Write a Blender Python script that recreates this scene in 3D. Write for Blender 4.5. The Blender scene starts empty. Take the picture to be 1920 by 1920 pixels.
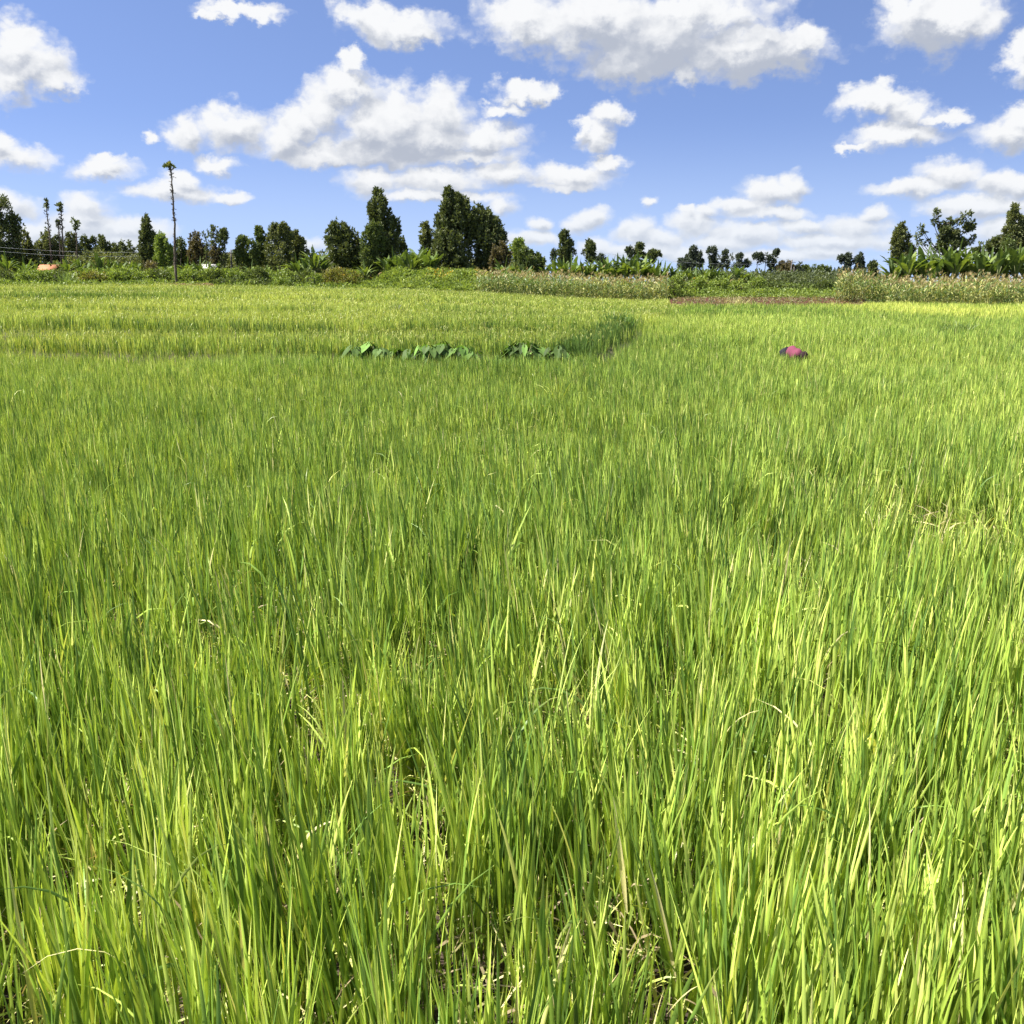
import bpy, math, random
import numpy as np
from math import radians, sin, cos, pi
from mathutils import Vector

# ------------------------------------------------------------------ camera
sc = bpy.context.scene
COL = sc.collection
EYE = 2.3                      # metres above the soil of the near paddy
F = 1884.0                     # focal length in pixels of the 1920 px photo
PITCH = math.atan((960 - 528) / F)
cam_d = bpy.data.cameras.new('camera')
cam_d.sensor_width = 36.0
cam_d.lens = 36.0 * F / 1920
cam_d.clip_start = 0.05
cam_d.clip_end = 20000
cam = bpy.data.objects.new('camera', cam_d)
cam.location = (0, 0, EYE)
cam.rotation_euler = (radians(90) - PITCH, 0, 0)
COL.objects.link(cam)
sc.camera = cam

def ray(px, py):
    dx, dz = (px - 960) / F, (960 - py) / F
    return dx, cos(PITCH) + dz * sin(PITCH), -sin(PITCH) + dz * cos(PITCH)

def at(px, py, dist):
    """The point seen at pixel px, py at the distance dist along the ground."""
    x, y, z = ray(px, py)
    k = dist / y
    return Vector((x * k, dist, EYE + z * k))

# ------------------------------------------------------------------ sun, exposure
SUN_EL, SUN_AZ = 55.0, -94.0        # azimuth from +Y, negative to the left
sun_d = bpy.data.lights.new('sun', 'SUN')
sun_d.energy = 5.0
sun_d.angle = radians(0.5)
sun_d.color = (1.0, 0.95, 0.87)
sun = bpy.data.objects.new('sun', sun_d)
sv = Vector((sin(radians(SUN_AZ)) * cos(radians(SUN_EL)), cos(radians(SUN_AZ)) * cos(radians(SUN_EL)), sin(radians(SUN_EL))))
sun.rotation_euler = sv.to_track_quat('Z', 'Y').to_euler()
sun.location = sv * 50
COL.objects.link(sun)
sc.view_settings.view_transform = 'Standard'
sc.view_settings.look = 'None'
sc.view_settings.exposure = 1.35
sc.view_settings.gamma = 1.0
sc.view_settings.use_curve_mapping = False

# ------------------------------------------------------------------ world: sky and cumulus clouds
world = bpy.data.worlds.new('World')
sc.world = world
world.use_nodes = True
world.cycles.sampling_method = 'MANUAL'
world.cycles.sample_map_resolution = 512
wt = world.node_tree
wt.nodes.clear()

class NB:
    """Small node builder."""
    def __init__(s, tree): s.t = tree
    def n(s, kind, **kw):
        nd = s.t.nodes.new(kind)
        for k, v in kw.items(): setattr(nd, k, v)
        return nd
    def put(s, sock, v):
        if isinstance(v, bpy.types.NodeSocket): s.t.links.new(v, sock)
        elif v is not None: sock.default_value = v
    def m(s, op, a, b=None, c=None, clamp=False):
        nd = s.n('ShaderNodeMath', operation=op, use_clamp=clamp)
        s.put(nd.inputs[0], a); s.put(nd.inputs[1], b); s.put(nd.inputs[2], c)
        return nd.outputs[0]
    def v(s, op, a, b=None, c=None):
        nd = s.n('ShaderNodeVectorMath', operation=op)
        s.put(nd.inputs[0], a)
        if op == 'SCALE': s.put(nd.inputs['Scale'], b)
        else:
            s.put(nd.inputs[1], b); s.put(nd.inputs[2], c)
        return nd.outputs['Value'] if op in ('LENGTH', 'DOT_PRODUCT') else nd.outputs[0]
    def noise(s, vec, scale, detail, rough=0.5, color=False, dims='2D', lac=2.0, dist=0.0):
        nd = s.n('ShaderNodeTexNoise', noise_dimensions=dims)
        s.put(nd.inputs['Vector'], vec)
        nd.inputs['Scale'].default_value = scale; nd.inputs['Detail'].default_value = detail
        nd.inputs['Roughness'].default_value = rough; nd.inputs['Lacunarity'].default_value = lac
        nd.inputs['Distortion'].default_value = dist
        return nd.outputs['Color' if color else 0]
    def smooth(s, x, a, b, o0=0.0, o1=1.0):
        nd = s.n('ShaderNodeMapRange', interpolation_type='SMOOTHSTEP', clamp=True)
        s.put(nd.inputs['Value'], x)
        for i, q in zip((1, 2, 3, 4), (a, b, o0, o1)): s.put(nd.inputs[i], q)
        return nd.outputs[0]
    def mix(s, f, a, b):
        nd = s.n('ShaderNodeMix', data_type='RGBA')
        s.put(nd.inputs[0], f); s.put(nd.inputs[6], a); s.put(nd.inputs[7], b)
        return nd.outputs[2]

W = NB(wt)
def deg(px, py):
    x, y, z = ray(px, py)
    return math.degrees(math.atan2(x, y)), math.degrees(math.atan2(z, math.hypot(x, y)))

# every cumulus of the sky as a few puffs: centre and half sizes in pixels of the photo, turned into azimuth and elevation
PUFFS = [
 (15,85,60,50),(60,120,68,58),(110,158,55,28),(25,150,60,45),
 (30,292,62,27),(0,270,40,20),(185,316,68,20),(195,302,35,12),
 (5,390,75,26),(165,388,58,28),(150,425,90,32),(70,440,60,25),(345,338,40,20),(325,362,98,20),(430,368,45,13),(240,430,110,25),
 (450,12,85,22),(395,32,40,14),
 (287,260,18,17),(350,250,46,40),(440,243,75,42),(530,262,60,42),(640,175,62,42),(655,128,26,26),(600,208,46,48),(745,222,100,62),(825,215,72,56),
 (910,255,82,42),(700,285,210,30),(950,200,38,18),(870,292,130,20),(405,310,45,18),
 (745,48,108,44),(690,22,70,36),(790,66,60,26),
 (770,262,170,44),(620,292,150,24),(560,235,60,40),(690,235,70,55),
 (165,410,60,26),(240,450,70,24),(60,455,70,22),(560,462,60,16),(1540,470,90,16),(1800,470,100,18),(1290,475,90,16),(1120,462,50,18),
 (985,35,100,52),(1110,35,180,72),(1230,75,170,78),(1400,95,160,55),(1190,120,120,38),(1500,90,60,42),(1290,25,180,50),(1290,135,32,34),(1440,112,110,40),
 (985,160,58,24),(1020,175,30,20),
 (1135,215,42,26),(1118,255,42,34),(1085,238,20,20),
 (700,342,62,32),(820,338,100,33),(945,325,62,26),(820,370,170,14),(1075,328,108,30),(1140,306,50,18),(1060,348,85,14),
 (940,388,36,19),
 (1400,388,78,17),(1445,362,62,27),(1492,348,27,27),(1440,402,100,14),
 (1085,420,40,18),(1330,400,36,14),(1290,398,30,12),(1350,455,90,20),(1640,400,40,18),(1500,425,60,16),(1240,450,60,22),(1110,410,46,20),(1215,383,20,11),(1010,418,36,14),(1190,436,52,28),(1300,425,60,30),(1400,440,120,25),(1600,425,80,27),(1560,452,170,18),(1000,445,70,18),(1200,470,160,16),(1450,480,200,12),
 (1745,45,98,55),(1790,30,80,50),(1700,20,55,38),(1910,110,30,45),
 (1655,188,82,30),(1705,205,62,28),(1692,250,98,27),(1775,218,45,16),(1600,272,30,10),
 (1890,248,62,32),(1918,215,35,28),
 (1715,355,80,20),(1785,330,62,28),(1865,345,62,28),(1918,345,45,25),(1840,388,120,22),(1900,430,90,24),
]
PUFFS = [(a, b, c * (1.0 if b < 370 else 0.88), e * (1.0 if b < 370 else 1.05)) for a, b, c, e in PUFFS]
tc = W.n('ShaderNodeTexCoord')
sep = W.n('ShaderNodeSeparateXYZ'); wt.links.new(tc.outputs['Generated'], sep.inputs[0])
X, Y, Z = sep.outputs
az = W.m('MULTIPLY', W.m('ARCTAN2', X, Y), 180 / pi)
el = W.m('MULTIPLY', W.m('ARCSINE', Z), 180 / pi)
comb = W.n('ShaderNodeCombineXYZ'); W.put(comb.inputs[0], az); W.put(comb.inputs[1], el)
P = comb.outputs[0]
# far clouds sit low and look small: the turbulence shrinks towards the horizon
Ps = W.v('MULTIPLY', P, (1.0, 1.35, 0))
amp = W.smooth(el, 0, 13, 0.24, 1.0)
w1 = W.v('SUBTRACT', W.noise(Ps, 0.22, 4, 0.55, color=True), (0.5, 0.5, 0.5))
w2 = W.v('SUBTRACT', W.noise(Ps, 0.9, 7, 0.62, color=True), (0.5, 0.5, 0.5))
Pw = W.v('ADD', P, W.v('SCALE', W.v('ADD', W.v('SCALE', w1, 2.2), W.v('SCALE', w2, 1.7)), amp))
def field(Q, puffs):
    out = None
    for (cx, cy, rx, ry) in puffs:
        a0, e0 = deg(cx, cy)
        sx = rx / F * 180 / pi; sy = ry / F * 180 / pi
        q = W.v('LENGTH', W.v('MULTIPLY_ADD', Q, (1 / sx, 1 / sy, 0), (-a0 / sx, -e0 / sy, 0)))
        out = q if out is None else W.m('SMOOTH_MIN', out, q, 0.2)
    return out
vor = W.n('ShaderNodeTexVoronoi', voronoi_dimensions='2D', feature='SMOOTH_F1')
W.put(vor.inputs['Vector'], W.v('ADD', Ps, W.v('SCALE', w2, 1.0)))
vor.inputs['Scale'].default_value = 0.8
vor.inputs['Detail'].default_value = 2.0; vor.inputs['Roughness'].default_value = 0.5
bill = W.m('SUBTRACT', vor.outputs['Distance'], 0.35)
Pl = W.v('ADD', Pw, W.v('SCALE', (-0.45, 1.0, 0), W.m('MULTIPLY', amp, 1.0)))
# relief: billow noise compared with itself nearer to the sun
Pr = W.v('ADD', Ps, W.v('SCALE', w2, 0.6))
r0 = W.noise(Pr, 0.7, 4, 0.5)
r1 = W.noise(W.v('ADD', Pr, (-0.24, 0.48, 0)), 0.7, 4, 0.5)
rel = W.m('MULTIPLY', W.m('SUBTRACT', r0, r1), 0.75)
CLOUD_LO, CLOUD_HI = (0.19, 0.207, 0.245, 1), (0.373, 0.377, 0.384, 1)
sky = W.n('ShaderNodeTexSky', sky_type='NISHITA', sun_disc=False)
sky.sun_elevation = radians(SUN_EL)
sky.sun_rotation = radians(SUN_AZ)
sky.altitude = 1400; sky.air_density = 1.0; sky.dust_density = 0.3; sky.ozone_density = 4.0
# the air of the highland is clear: the pale band of the horizon is kept narrow
zz = W.m('ADD', W.m('MULTIPLY', W.m('MAXIMUM', Z, 0.0), 1.1), 0.16)
cz = W.n('ShaderNodeCombineXYZ'); W.put(cz.inputs[0], X); W.put(cz.inputs[1], Y); W.put(cz.inputs[2], zz)
wt.links.new(W.v('NORMALIZE', cz.outputs[0]), sky.inputs[0])
SKY_K = 0.082
tint = W.n('ShaderNodeMix', data_type='RGBA', blend_type='MULTIPLY'); tint.inputs[0].default_value = 1
wt.links.new(sky.outputs[0], tint.inputs[6]); tint.inputs[7].default_value = (1.0, 0.88, 0.93, 1)
# moist air close to the horizon pales the blue
pale = W.mix(W.smooth(el, -1.0, 9.0, 0.55, 0.0), tint.outputs[2], (3.3, 4.0, 5.1, 1))
bg_sky = W.n('ShaderNodeBackground'); W.put(bg_sky.inputs[0], pale); bg_sky.inputs[1].default_value = SKY_K
# the broad cloud overhead is thick: its far underside is the greyest
thick = field(Pw, [(1215, 118, 190, 52), (1430, 118, 135, 40), (1745, 85, 70, 26), (740, 282, 190, 22)])
dull = W.smooth(thick, 0.25, 1.25, 0.38, 0.0)
def sector(lo, hi):
    """The clouds between two azimuths: only the puffs that reach in there are evaluated."""
    puffs = [p for p in PUFFS if deg(p[0] + p[2] * 1.8 + 110, p[1])[0] > lo and deg(p[0] - p[2] * 1.8 - 110, p[1])[0] < hi]
    f0 = field(Pw, puffs)
    # the same cloud looked up a little towards the sun: deep cloud there means shade here
    f1 = field(Pl, puffs)
    alpha = W.smooth(W.m('ADD', f0, W.m('MULTIPLY', bill, 0.40)), 0.58, 1.24, 1.0, 0.0)
    # tops that face the sun are white, undersides grey; each puff rounds off by itself
    D = W.m('MINIMUM', W.m('MAXIMUM', W.m('SUBTRACT', f1, f0), -0.7), 0.7)
    lit = W.m('ADD', W.m('ADD', W.m('MULTIPLY', D, 0.85), W.m('MULTIPLY', W.m('MINIMUM', f0, 1.1), 0.30)), W.m('SUBTRACT', W.m('ADD', W.m('MULTIPLY', bill, 0.12), 0.42), dull))
    ccol = W.mix(W.smooth(el, 0.0, 6.0, 0.55, 0.0), W.mix(W.smooth(W.m('ADD', lit, rel), 0.0, 1.0), CLOUD_LO, CLOUD_HI), (0.29, 0.325, 0.38, 1))
    bg_cloud = W.n('ShaderNodeBackground'); W.put(bg_cloud.inputs[0], ccol); bg_cloud.inputs[1].default_value = 1.0
    mx = W.n('ShaderNodeMixShader'); W.put(mx.inputs[0], alpha)
    wt.links.new(bg_sky.outputs[0], mx.inputs[1]); wt.links.new(bg_cloud.outputs[0], mx.inputs[2])
    return mx
CUTS = [-33, -17, -8, 0, 8, 17, 33]
mixc = sector(CUTS[0], CUTS[1])
for i in range(1, len(CUTS) - 1):
    nx = sector(CUTS[i], CUTS[i + 1])
    sw = W.n('ShaderNodeMixShader'); W.put(sw.inputs[0], W.m('GREATER_THAN', az, float(CUTS[i])))
    wt.links.new(mixc.outputs[0], sw.inputs[1]); wt.links.new(nx.outputs[0], sw.inputs[2])
    mixc = sw
# outside the part of the sky the photo shows: a plain scatter of the same clouds
n_far = W.noise(Ps, 0.09, 5, 0.6)
bgf = W.n('ShaderNodeBackground'); bgf.inputs[1].default_value = 1.0
W.put(bgf.inputs[0], W.mix(W.smooth(n_far, 0.3, 0.9), (0.26, 0.28, 0.33, 1), (0.39, 0.39, 0.40, 1)))
mixf = W.n('ShaderNodeMixShader'); W.put(mixf.inputs[0], W.smooth(n_far, 0.54, 0.62))
wt.links.new(bg_sky.outputs[0], mixf.inputs[1]); wt.links.new(bgf.outputs[0], mixf.inputs[2])
zone = W.m('MULTIPLY', W.m('LESS_THAN', W.m('ABSOLUTE', az), 33.0), W.m('LESS_THAN', W.m('ABSOLUTE', el), 21.0))
mixz = W.n('ShaderNodeMixShader'); W.put(mixz.inputs[0], zone)
wt.links.new(mixf.outputs[0], mixz.inputs[1]); wt.links.new(mixc.outputs[0], mixz.inputs[2])
wo = W.n('ShaderNodeOutputWorld'); wt.links.new(mixz.outputs[0], wo.inputs[0])

# ------------------------------------------------------------------ helpers
def tag(o, label=None, cat=None, group=None, kind=None):
    if label: o['label'] = label
    if cat: o['category'] = cat
    if group: o['group'] = group
    if kind: o['kind'] = kind
    return o

def empty(name, loc, label, cat, group=None, rz=0.0, s=1.0):
    o = bpy.data.objects.new(name, None)
    o.empty_display_size = 0.3
    o.location = loc; o.rotation_euler = (0, 0, rz); o.scale = (s, s, s)
    COL.objects.link(o)
    return tag(o, label, cat, group)

class Acc:
    """Collects quads with a colour per vertex; build() links them as one mesh object."""
    def __init__(s): s.v, s.f, s.c, s.n = [], [], [], 0
    def add(s, v, f, c):
        v = np.asarray(v, np.float32).reshape(-1, 3); f = np.asarray(f, np.int64).reshape(-1, 4)
        c = np.asarray(c, np.float32)
        if c.ndim == 1: c = np.tile(c, (len(v), 1))
        s.v.append(v); s.f.append(f + s.n); s.c.append(c); s.n += len(v)
    def build(s, name, mat, parent=None, smooth=False):
        v = np.concatenate(s.v); f = np.concatenate(s.f).astype(np.int32); c = np.concatenate(s.c)
        me = bpy.data.meshes.new(name)
        me.vertices.add(len(v)); me.vertices.foreach_set('co', v.ravel())
        me.loops.add(f.size); me.loops.foreach_set('vertex_index', f.ravel())
        me.polygons.add(len(f)); me.polygons.foreach_set('loop_start', np.arange(0, f.size, 4, dtype=np.int32))
        if smooth: me.polygons.foreach_set('use_smooth', np.ones(len(f), bool))
        at_ = me.color_attributes.new('tone', 'FLOAT_COLOR', 'POINT')
        at_.data.foreach_set('color', np.concatenate([c, np.ones((len(c), 1), np.float32)], 1).ravel())
        me.update(calc_edges=True)
        me.materials.append(mat)
        o = bpy.data.objects.new(name, me)
        COL.objects.link(o)
        if parent is not None: o.parent = parent
        return o

def copy_thing(root, loc, rz, s, label, group=None):
    r = root.copy(); COL.objects.link(r)
    r.location = loc; r.rotation_euler = (0, 0, rz); r.scale = (s, s, s)
    r['label'] = label
    if group: r['group'] = group
    for ch in list(root.children):
        c = ch.copy(); COL.objects.link(c); c.parent = r
    return r

def unit(a):
    return a / np.maximum(np.linalg.norm(a, axis=-1, keepdims=True), 1e-9)

def tube(acc, pts, rad, col, n=7, jag=0.0, rng=None):
    pts = np.asarray(pts, float); m = len(pts); rad = np.broadcast_to(np.asarray(rad, float), (m,))
    d = unit(np.gradient(pts, axis=0))
    ref = np.array([0.31, 0.95, 0.05]) if abs(d[0][2]) > 0.5 else np.array([0, 0, 1.0])
    a = unit(np.cross(d, ref)); b = np.cross(d, a)
    th = np.linspace(0, 2 * pi, n, endpoint=False)
    r = rad[:, None] * (1 + (jag * rng.standard_normal((m, n)) if rng is not None else 0))
    v = pts[:, None, :] + r[..., None] * (np.cos(th)[None, :, None] * a[:, None, :] + np.sin(th)[None, :, None] * b[:, None, :])
    i = np.arange(m - 1)[:, None] * n; j = np.arange(n)[None, :]; k = (j + 1) % n
    f = np.stack([i + j, i + k, i + n + k, i + n + j], -1).reshape(-1, 4)
    v = v.reshape(-1, 3)
    # close the ends
    v = np.concatenate([v, pts[:1], pts[-1:]]); c0, c1 = m * n, m * n + 1
    e0 = [[c0, (q + 1) % n, q, c0] for q in range(n)]
    caps = []
    for q in range(0, n - 1, 2):
        caps.append([c0, (q + 2) % n, q + 1, q]); caps.append([c1, (m - 1) * n + q, (m - 1) * n + q + 1, (m - 1) * n + (q + 2) % n])
    if n % 2: caps = caps[:]
    acc.add(v, np.concatenate([f, np.array(caps)]), col)

def leaves(acc, cen, dirs, L, Wd, k, spread, cols, rng, jit=0.18, jl=0.35):
    """k small pointed leaves at every centre, fanned about its direction."""
    N = len(cen)
    c = np.repeat(cen, k, 0); d = unit(np.repeat(dirs, k, 0) + spread * rng.standard_normal((N * k, 3)))
    Ls = L * (1 + jl * rng.uniform(-1, 1, (N * k, 1))); Ws = Wd * Ls / L
    c = c + d * Ls * rng.uniform(-0.25, 0.5, (N * k, 1))
    sd = unit(np.cross(d, rng.standard_normal((N * k, 3))))
    v = np.stack([c, c + d * Ls * 0.45 + sd * Ws * 0.5, c + d * Ls, c + d * Ls * 0.45 - sd * Ws * 0.5], 1)
    col = np.repeat(cols, k, 0) * (1 + jit * rng.standard_normal((N * k, 1)))
    col = np.repeat(np.clip(col, 0.004, 0.9), 4, 0)
    acc.add(v, np.arange(N * k * 4).reshape(-1, 4), col)

def vnoise(x, y, scale, seed=0):
    """Smooth value noise, 0 to 1."""
    x = np.asarray(x, float) / scale + 1000.3 + seed * 17.7; y = np.asarray(y, float) / scale + 2000.7 + seed * 5.1
    xi, yi = np.floor(x).astype(np.int64), np.floor(y).astype(np.int64); fx, fy = x - xi, y - yi
    fx = fx * fx * (3 - 2 * fx); fy = fy * fy * (3 - 2 * fy)
    def h(a, b):
        n = (a * 374761393 + b * 668265263 + seed * 974711) & 0x7fffffff
        n = ((n ^ (n >> 13)) * 1274126177) & 0x7fffffff
        return ((n ^ (n >> 16)) & 0xffff) / 65535.0
    return (h(xi, yi) * (1 - fx) + h(xi + 1, yi) * fx) * (1 - fy) + (h(xi, yi + 1) * (1 - fx) + h(xi + 1, yi + 1) * fx) * fy

def ss(a, b, v):
    t = np.clip((v - a) / (b - a), 0, 1); return t * t * (3 - 2 * t)

# ------------------------------------------------------------------ materials
def leaf_mat(name, trans=0.35, rough=0.5, spec=0.35, tint=(1.25, 1.15, 0.55), veins=0.0):
    m = bpy.data.materials.new(name); m.use_nodes = True
    t = m.node_tree; t.nodes.clear(); B = NB(t)
    at_ = B.n('ShaderNodeAttribute', attribute_name='tone')
    geo = B.n('ShaderNodeNewGeometry')
    nz = B.noise(geo.outputs['Position'], 9.0, 2, dims='3D')
    c = B.mix(B.smooth(nz, 0.3, 0.7), (0.86, 0.88, 0.9, 1), (1.12, 1.1, 1.02, 1))
    mul = B.n('ShaderNodeMix', data_type='RGBA', blend_type='MULTIPLY'); mul.inputs[0].default_value = 1
    t.links.new(at_.outputs[0], mul.inputs[6]); B.put(mul.inputs[7], c)
    p = B.n('ShaderNodeBsdfPrincipled'); B.put(p.inputs['Base Color'], mul.outputs[2])
    p.inputs['Roughness'].default_value = rough; p.inputs['Specular IOR Level'].default_value = spec
    tm = B.n('ShaderNodeMix', data_type='RGBA', blend_type='MULTIPLY'); tm.inputs[0].default_value = 1
    B.put(tm.inputs[6], mul.outputs[2]); tm.inputs[7].default_value = (*tint, 1)
    tr = B.n('ShaderNodeBsdfTranslucent'); B.put(tr.inputs[0], tm.outputs[2])
    mx = B.n('ShaderNodeMixShader'); mx.inputs[0].default_value = trans
    t.links.new(p.outputs[0], mx.inputs[1]); t.links.new(tr.outputs[0], mx.inputs[2])
    o = B.n('ShaderNodeOutputMaterial'); t.links.new(mx.outputs[0], o.inputs[0])
    return m

def rough_mat(name, a, b, scale=4.0, rough=0.9, detail=6, bump=0.4, attr=False):
    m = bpy.data.materials.new(name); m.use_nodes = True
    t = m.node_tree; t.nodes.clear(); B = NB(t)
    geo = B.n('ShaderNodeNewGeometry')
    nz = B.noise(geo.outputs['Position'], scale, detail, 0.62, dims='3D')
    c = B.mix(B.smooth(nz, 0.32, 0.68), (*a, 1), (*b, 1))
    if attr:
        at_ = B.n('ShaderNodeAttribute', attribute_name='tone')
        mul = B.n('ShaderNodeMix', data_type='RGBA', blend_type='MULTIPLY'); mul.inputs[0].default_value = 1
        t.links.new(at_.outputs[0], mul.inputs[6]); B.put(mul.inputs[7], c); c = mul.outputs[2]
    p = B.n('ShaderNodeBsdfPrincipled'); B.put(p.inputs['Base Color'], c)
    p.inputs['Roughness'].default_value = rough; p.inputs['Specular IOR Level'].default_value = 0.25
    bp = B.n('ShaderNodeBump'); bp.inputs['Strength'].default_value = bump; bp.inputs['Distance'].default_value = 0.05
    B.put(bp.inputs['Height'], nz); t.links.new(bp.outputs[0], p.inputs['Normal'])
    o = B.n('ShaderNodeOutputMaterial'); t.links.new(p.outputs[0], o.inputs[0])
    return m

M_RICE = leaf_mat('rice_leaf', 0.27, 0.45, 0.4, (1.15, 1.1, 0.5))
M_LEAF = leaf_mat('tree_leaf', 0.25, 0.5, 0.35, (1.2, 1.2, 0.5))
M_BUSH = leaf_mat('bush_leaf', 0.35, 0.5, 0.35, (1.2, 1.2, 0.5))
M_BROAD = leaf_mat('broad_leaf', 0.25, 0.62, 0.2, (1.2, 1.2, 0.4))
M_BARK = rough_mat('bark', (0.055, 0.042, 0.032), (0.16, 0.13, 0.10), 5.0)
M_STEM = rough_mat('green_stem', (0.10, 0.12, 0.04), (0.20, 0.20, 0.09), 4.0, 0.6)
M_SOIL = rough_mat('paddy_soil', (0.035, 0.026, 0.018), (0.10, 0.075, 0.05), 6.0, 0.85)
M_RED = rough_mat('red_soil', (0.045, 0.017, 0.011), (0.095, 0.036, 0.022), 1.2, 0.95)

# ------------------------------------------------------------------ the ground
TERR = ((34.5, 0.38, 1.0), (46, 0.20, 2.0), (66, 0.28, 3.2), (82, 0.20, 4.4), (95, 0.10, 5.0))   # terrace risers: distance, height, phase
def riser(x, y, d, k):
    a = 0.6 + d * 0.012
    return d + a * np.sin(x * 0.21 + k) + a * 0.6 * np.sin(x * 0.47 + 2.1 * k) - 2.0 * ss(0.0, 0.3, x / np.maximum(y, 1.0))

def soil(x, y):
    x = np.asarray(x, float); y = np.asarray(y, float)
    q = x / np.maximum(y, 1.0)
    z = -0.3 * ss(2, 25, y)
    wob = lambda k, a: a * np.sin(x * 0.21 + k) + a * 0.6 * np.sin(x * 0.47 + 2.1 * k)
    f1 = 27.3 - x * 0.17 + wob(0.5, 0.25)
    xb = 1.9 + (y - 27) * 0.22
    z = z + 0.40 * ss(-0.2, 0.2, y - f1) * (1 - ss(-0.2, 0.25, x - xb)) * (1 - ss(42, 60, y) * ss(-0.1, 0.1, q))
    f = np.interp(q, [-0.34, -0.03, 0.15], [1.0, 0.62, 0.26])
    for d, h, k in TERR:
        z = z + f * h * ss(-0.2, 0.2, y - riser(x, y, d, k))
    z = z + 0.6 * ss(98, 128, y) + 0.55 * ss(78, 100, y) * ss(0.135, 0.165, q) * (1 - ss(0.34, 0.37, q))
    # low bunds across the right hand paddies
    for d, h, x0, x1 in ((42.5, 0.16, 5.5, 9.5), (41.0, 0.20, 12.5, 19.5), (74, 0.22, 8, 26), (57, 0.12, 20, 33)):
        z = z + h * np.exp(-((y - d - 0.5 * np.sin(x * 0.3)) / 0.35) ** 2) * ss(x0 - 1, x0, x) * (1 - ss(x1, x1 + 1, x))
    return z

def soil1(x, y): return float(soil(np.array([x]), np.array([y]))[0])

def sheet(name, xs, ys, mat, lift=0.0, hfun=None):
    gx, gy = np.meshgrid(xs, ys)
    gz = (hfun or soil)(gx, gy) + lift
    v = np.stack([gx, gy, gz], -1).reshape(-1, 3)
    n = len(xs); i = np.arange(len(ys) - 1)[:, None] * n + np.arange(n - 1)[None, :]
    f = np.stack([i, i + 1, i + n + 1, i + n], -1).reshape(-1, 4)
    a = Acc(); a.add(v, f, (0.5, 0.5, 0.5))
    return a.build(name, mat, smooth=True)

def ground_mat():
    m = bpy.data.materials.new('ground'); m.use_nodes = True
    t = m.node_tree; t.nodes.clear(); B = NB(t)
    geo = B.n('ShaderNodeNewGeometry'); pos = geo.outputs['Position']
    n1 = B.noise(pos, 7.0, 7, 0.65, dims='3D'); n2 = B.noise(pos, 0.35, 5, 0.6, dims='3D')
    mud = B.mix(B.smooth(n1, 0.3, 0.7), (0.018, 0.012, 0.008, 1), (0.075, 0.050, 0.030, 1))
    grass = B.mix(B.smooth(n1, 0.35, 0.65), (0.05, 0.07, 0.02, 1), (0.12, 0.13, 0.045, 1))
    sp = B.n('ShaderNodeSeparateXYZ'); B.put(sp.inputs[0], pos)
    far = B.smooth(B.m('ADD', sp.outputs[1], B.m('MULTIPLY', n2, 8.0)), 34.0, 46.0)
    c = B.mix(far, mud, grass)
    p = B.n('ShaderNodeBsdfPrincipled'); B.put(p.inputs['Base Color'], c)
    p.inputs['Roughness'].default_value = 0.85
    bp = B.n('ShaderNodeBump'); bp.inputs['Strength'].default_value = 0.6; bp.inputs['Distance'].default_value = 0.04
    B.put(bp.inputs['Height'], n1); t.links.new(bp.outputs[0], p.inputs['Normal'])
    o = B.n('ShaderNodeOutputMaterial'); t.links.new(p.outputs[0], o.inputs[0])
    return m

xs = np.concatenate([[-4000, -2000, -900, -400, -200, -120], np.arange(-80, 80.1, 0.5), [120, 200, 400, 900, 2000, 4000]])
ys = np.concatenate([[-300, -100, -30, -10, -4], np.arange(-1, 26, 1.0), np.arange(26, 50, 0.25), np.arange(50, 100, 0.4), np.arange(100, 140, 1.0), [150, 180, 230, 320, 500, 900, 1800, 4500]])
g = tag(sheet('ground', xs, ys, ground_mat()), kind='structure')

def strip(name, x0f, x1f, y0, y1, mat, lift, nx=160, ny=60, label=None):
    """A worked strip of soil lying on the ground, its short ends following two lines."""
    ys_ = np.linspace(y0, y1, ny); u = np.linspace(0, 1, nx)
    X_ = np.array([[x0f(y) + (x1f(y) - x0f(y)) * k for k in u] for y in ys_]); Y_ = np.repeat(ys_[:, None], nx, 1)
    Z_ = soil(X_, Y_) + lift + 0.16 * (vnoise(X_, Y_, 0.5, 5) - 0.2) + 0.06 * np.sin(Y_ * 7)
    v = np.stack([X_, Y_, Z_], -1).reshape(-1, 3)
    i = np.arange(ny - 1)[:, None] * nx + np.arange(nx - 1)[None, :]
    f = np.stack([i, i + 1, i + nx + 1, i + nx], -1).reshape(-1, 4)
    a = Acc(); a.add(v, f, (0.5, 0.5, 0.5)); return a.build(name, mat, smooth=True)
qx = lambda px: (px - 960) / F / 1.026
tag(strip('red_soil_strip', lambda y: y * qx(1255), lambda y: y * qx(1625), 79, 104, M_RED, 0.05), kind='structure')

# ------------------------------------------------------------------ rice
rngG = np.random.default_rng(7)
SPOTS = []      # thin lodged places: ground point, radius, strength
for px, py, r, s_ in ((1750, 960, 0.55, 1.0), (1560, 905, 0.4, 0.7), (1075, 1385, 0.17, 0.9), (525, 1130, 0.28, 0.7), (1210, 1790, 0.12, 1.0), (1020, 1260, 0.2, 0.6),
                      (830, 1010, 0.25, 0.5), (150, 1580, 0.14, 0.6), (1840, 1750, 0.12, 0.7), (620, 1540, 0.10, 0.6), (1800, 1010, 0.4, 0.8), (1450, 1060, 0.3, 0.4), (780, 1240, 0.2, 0.5), (560, 1640, 0.10, 0.7)):
    rx_, ry_, rz_ = ray(px, py); k = (EYE - 0.42) / -rz_
    SPOTS.append((rx_ * k, ry_ * k, r, s_))

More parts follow.
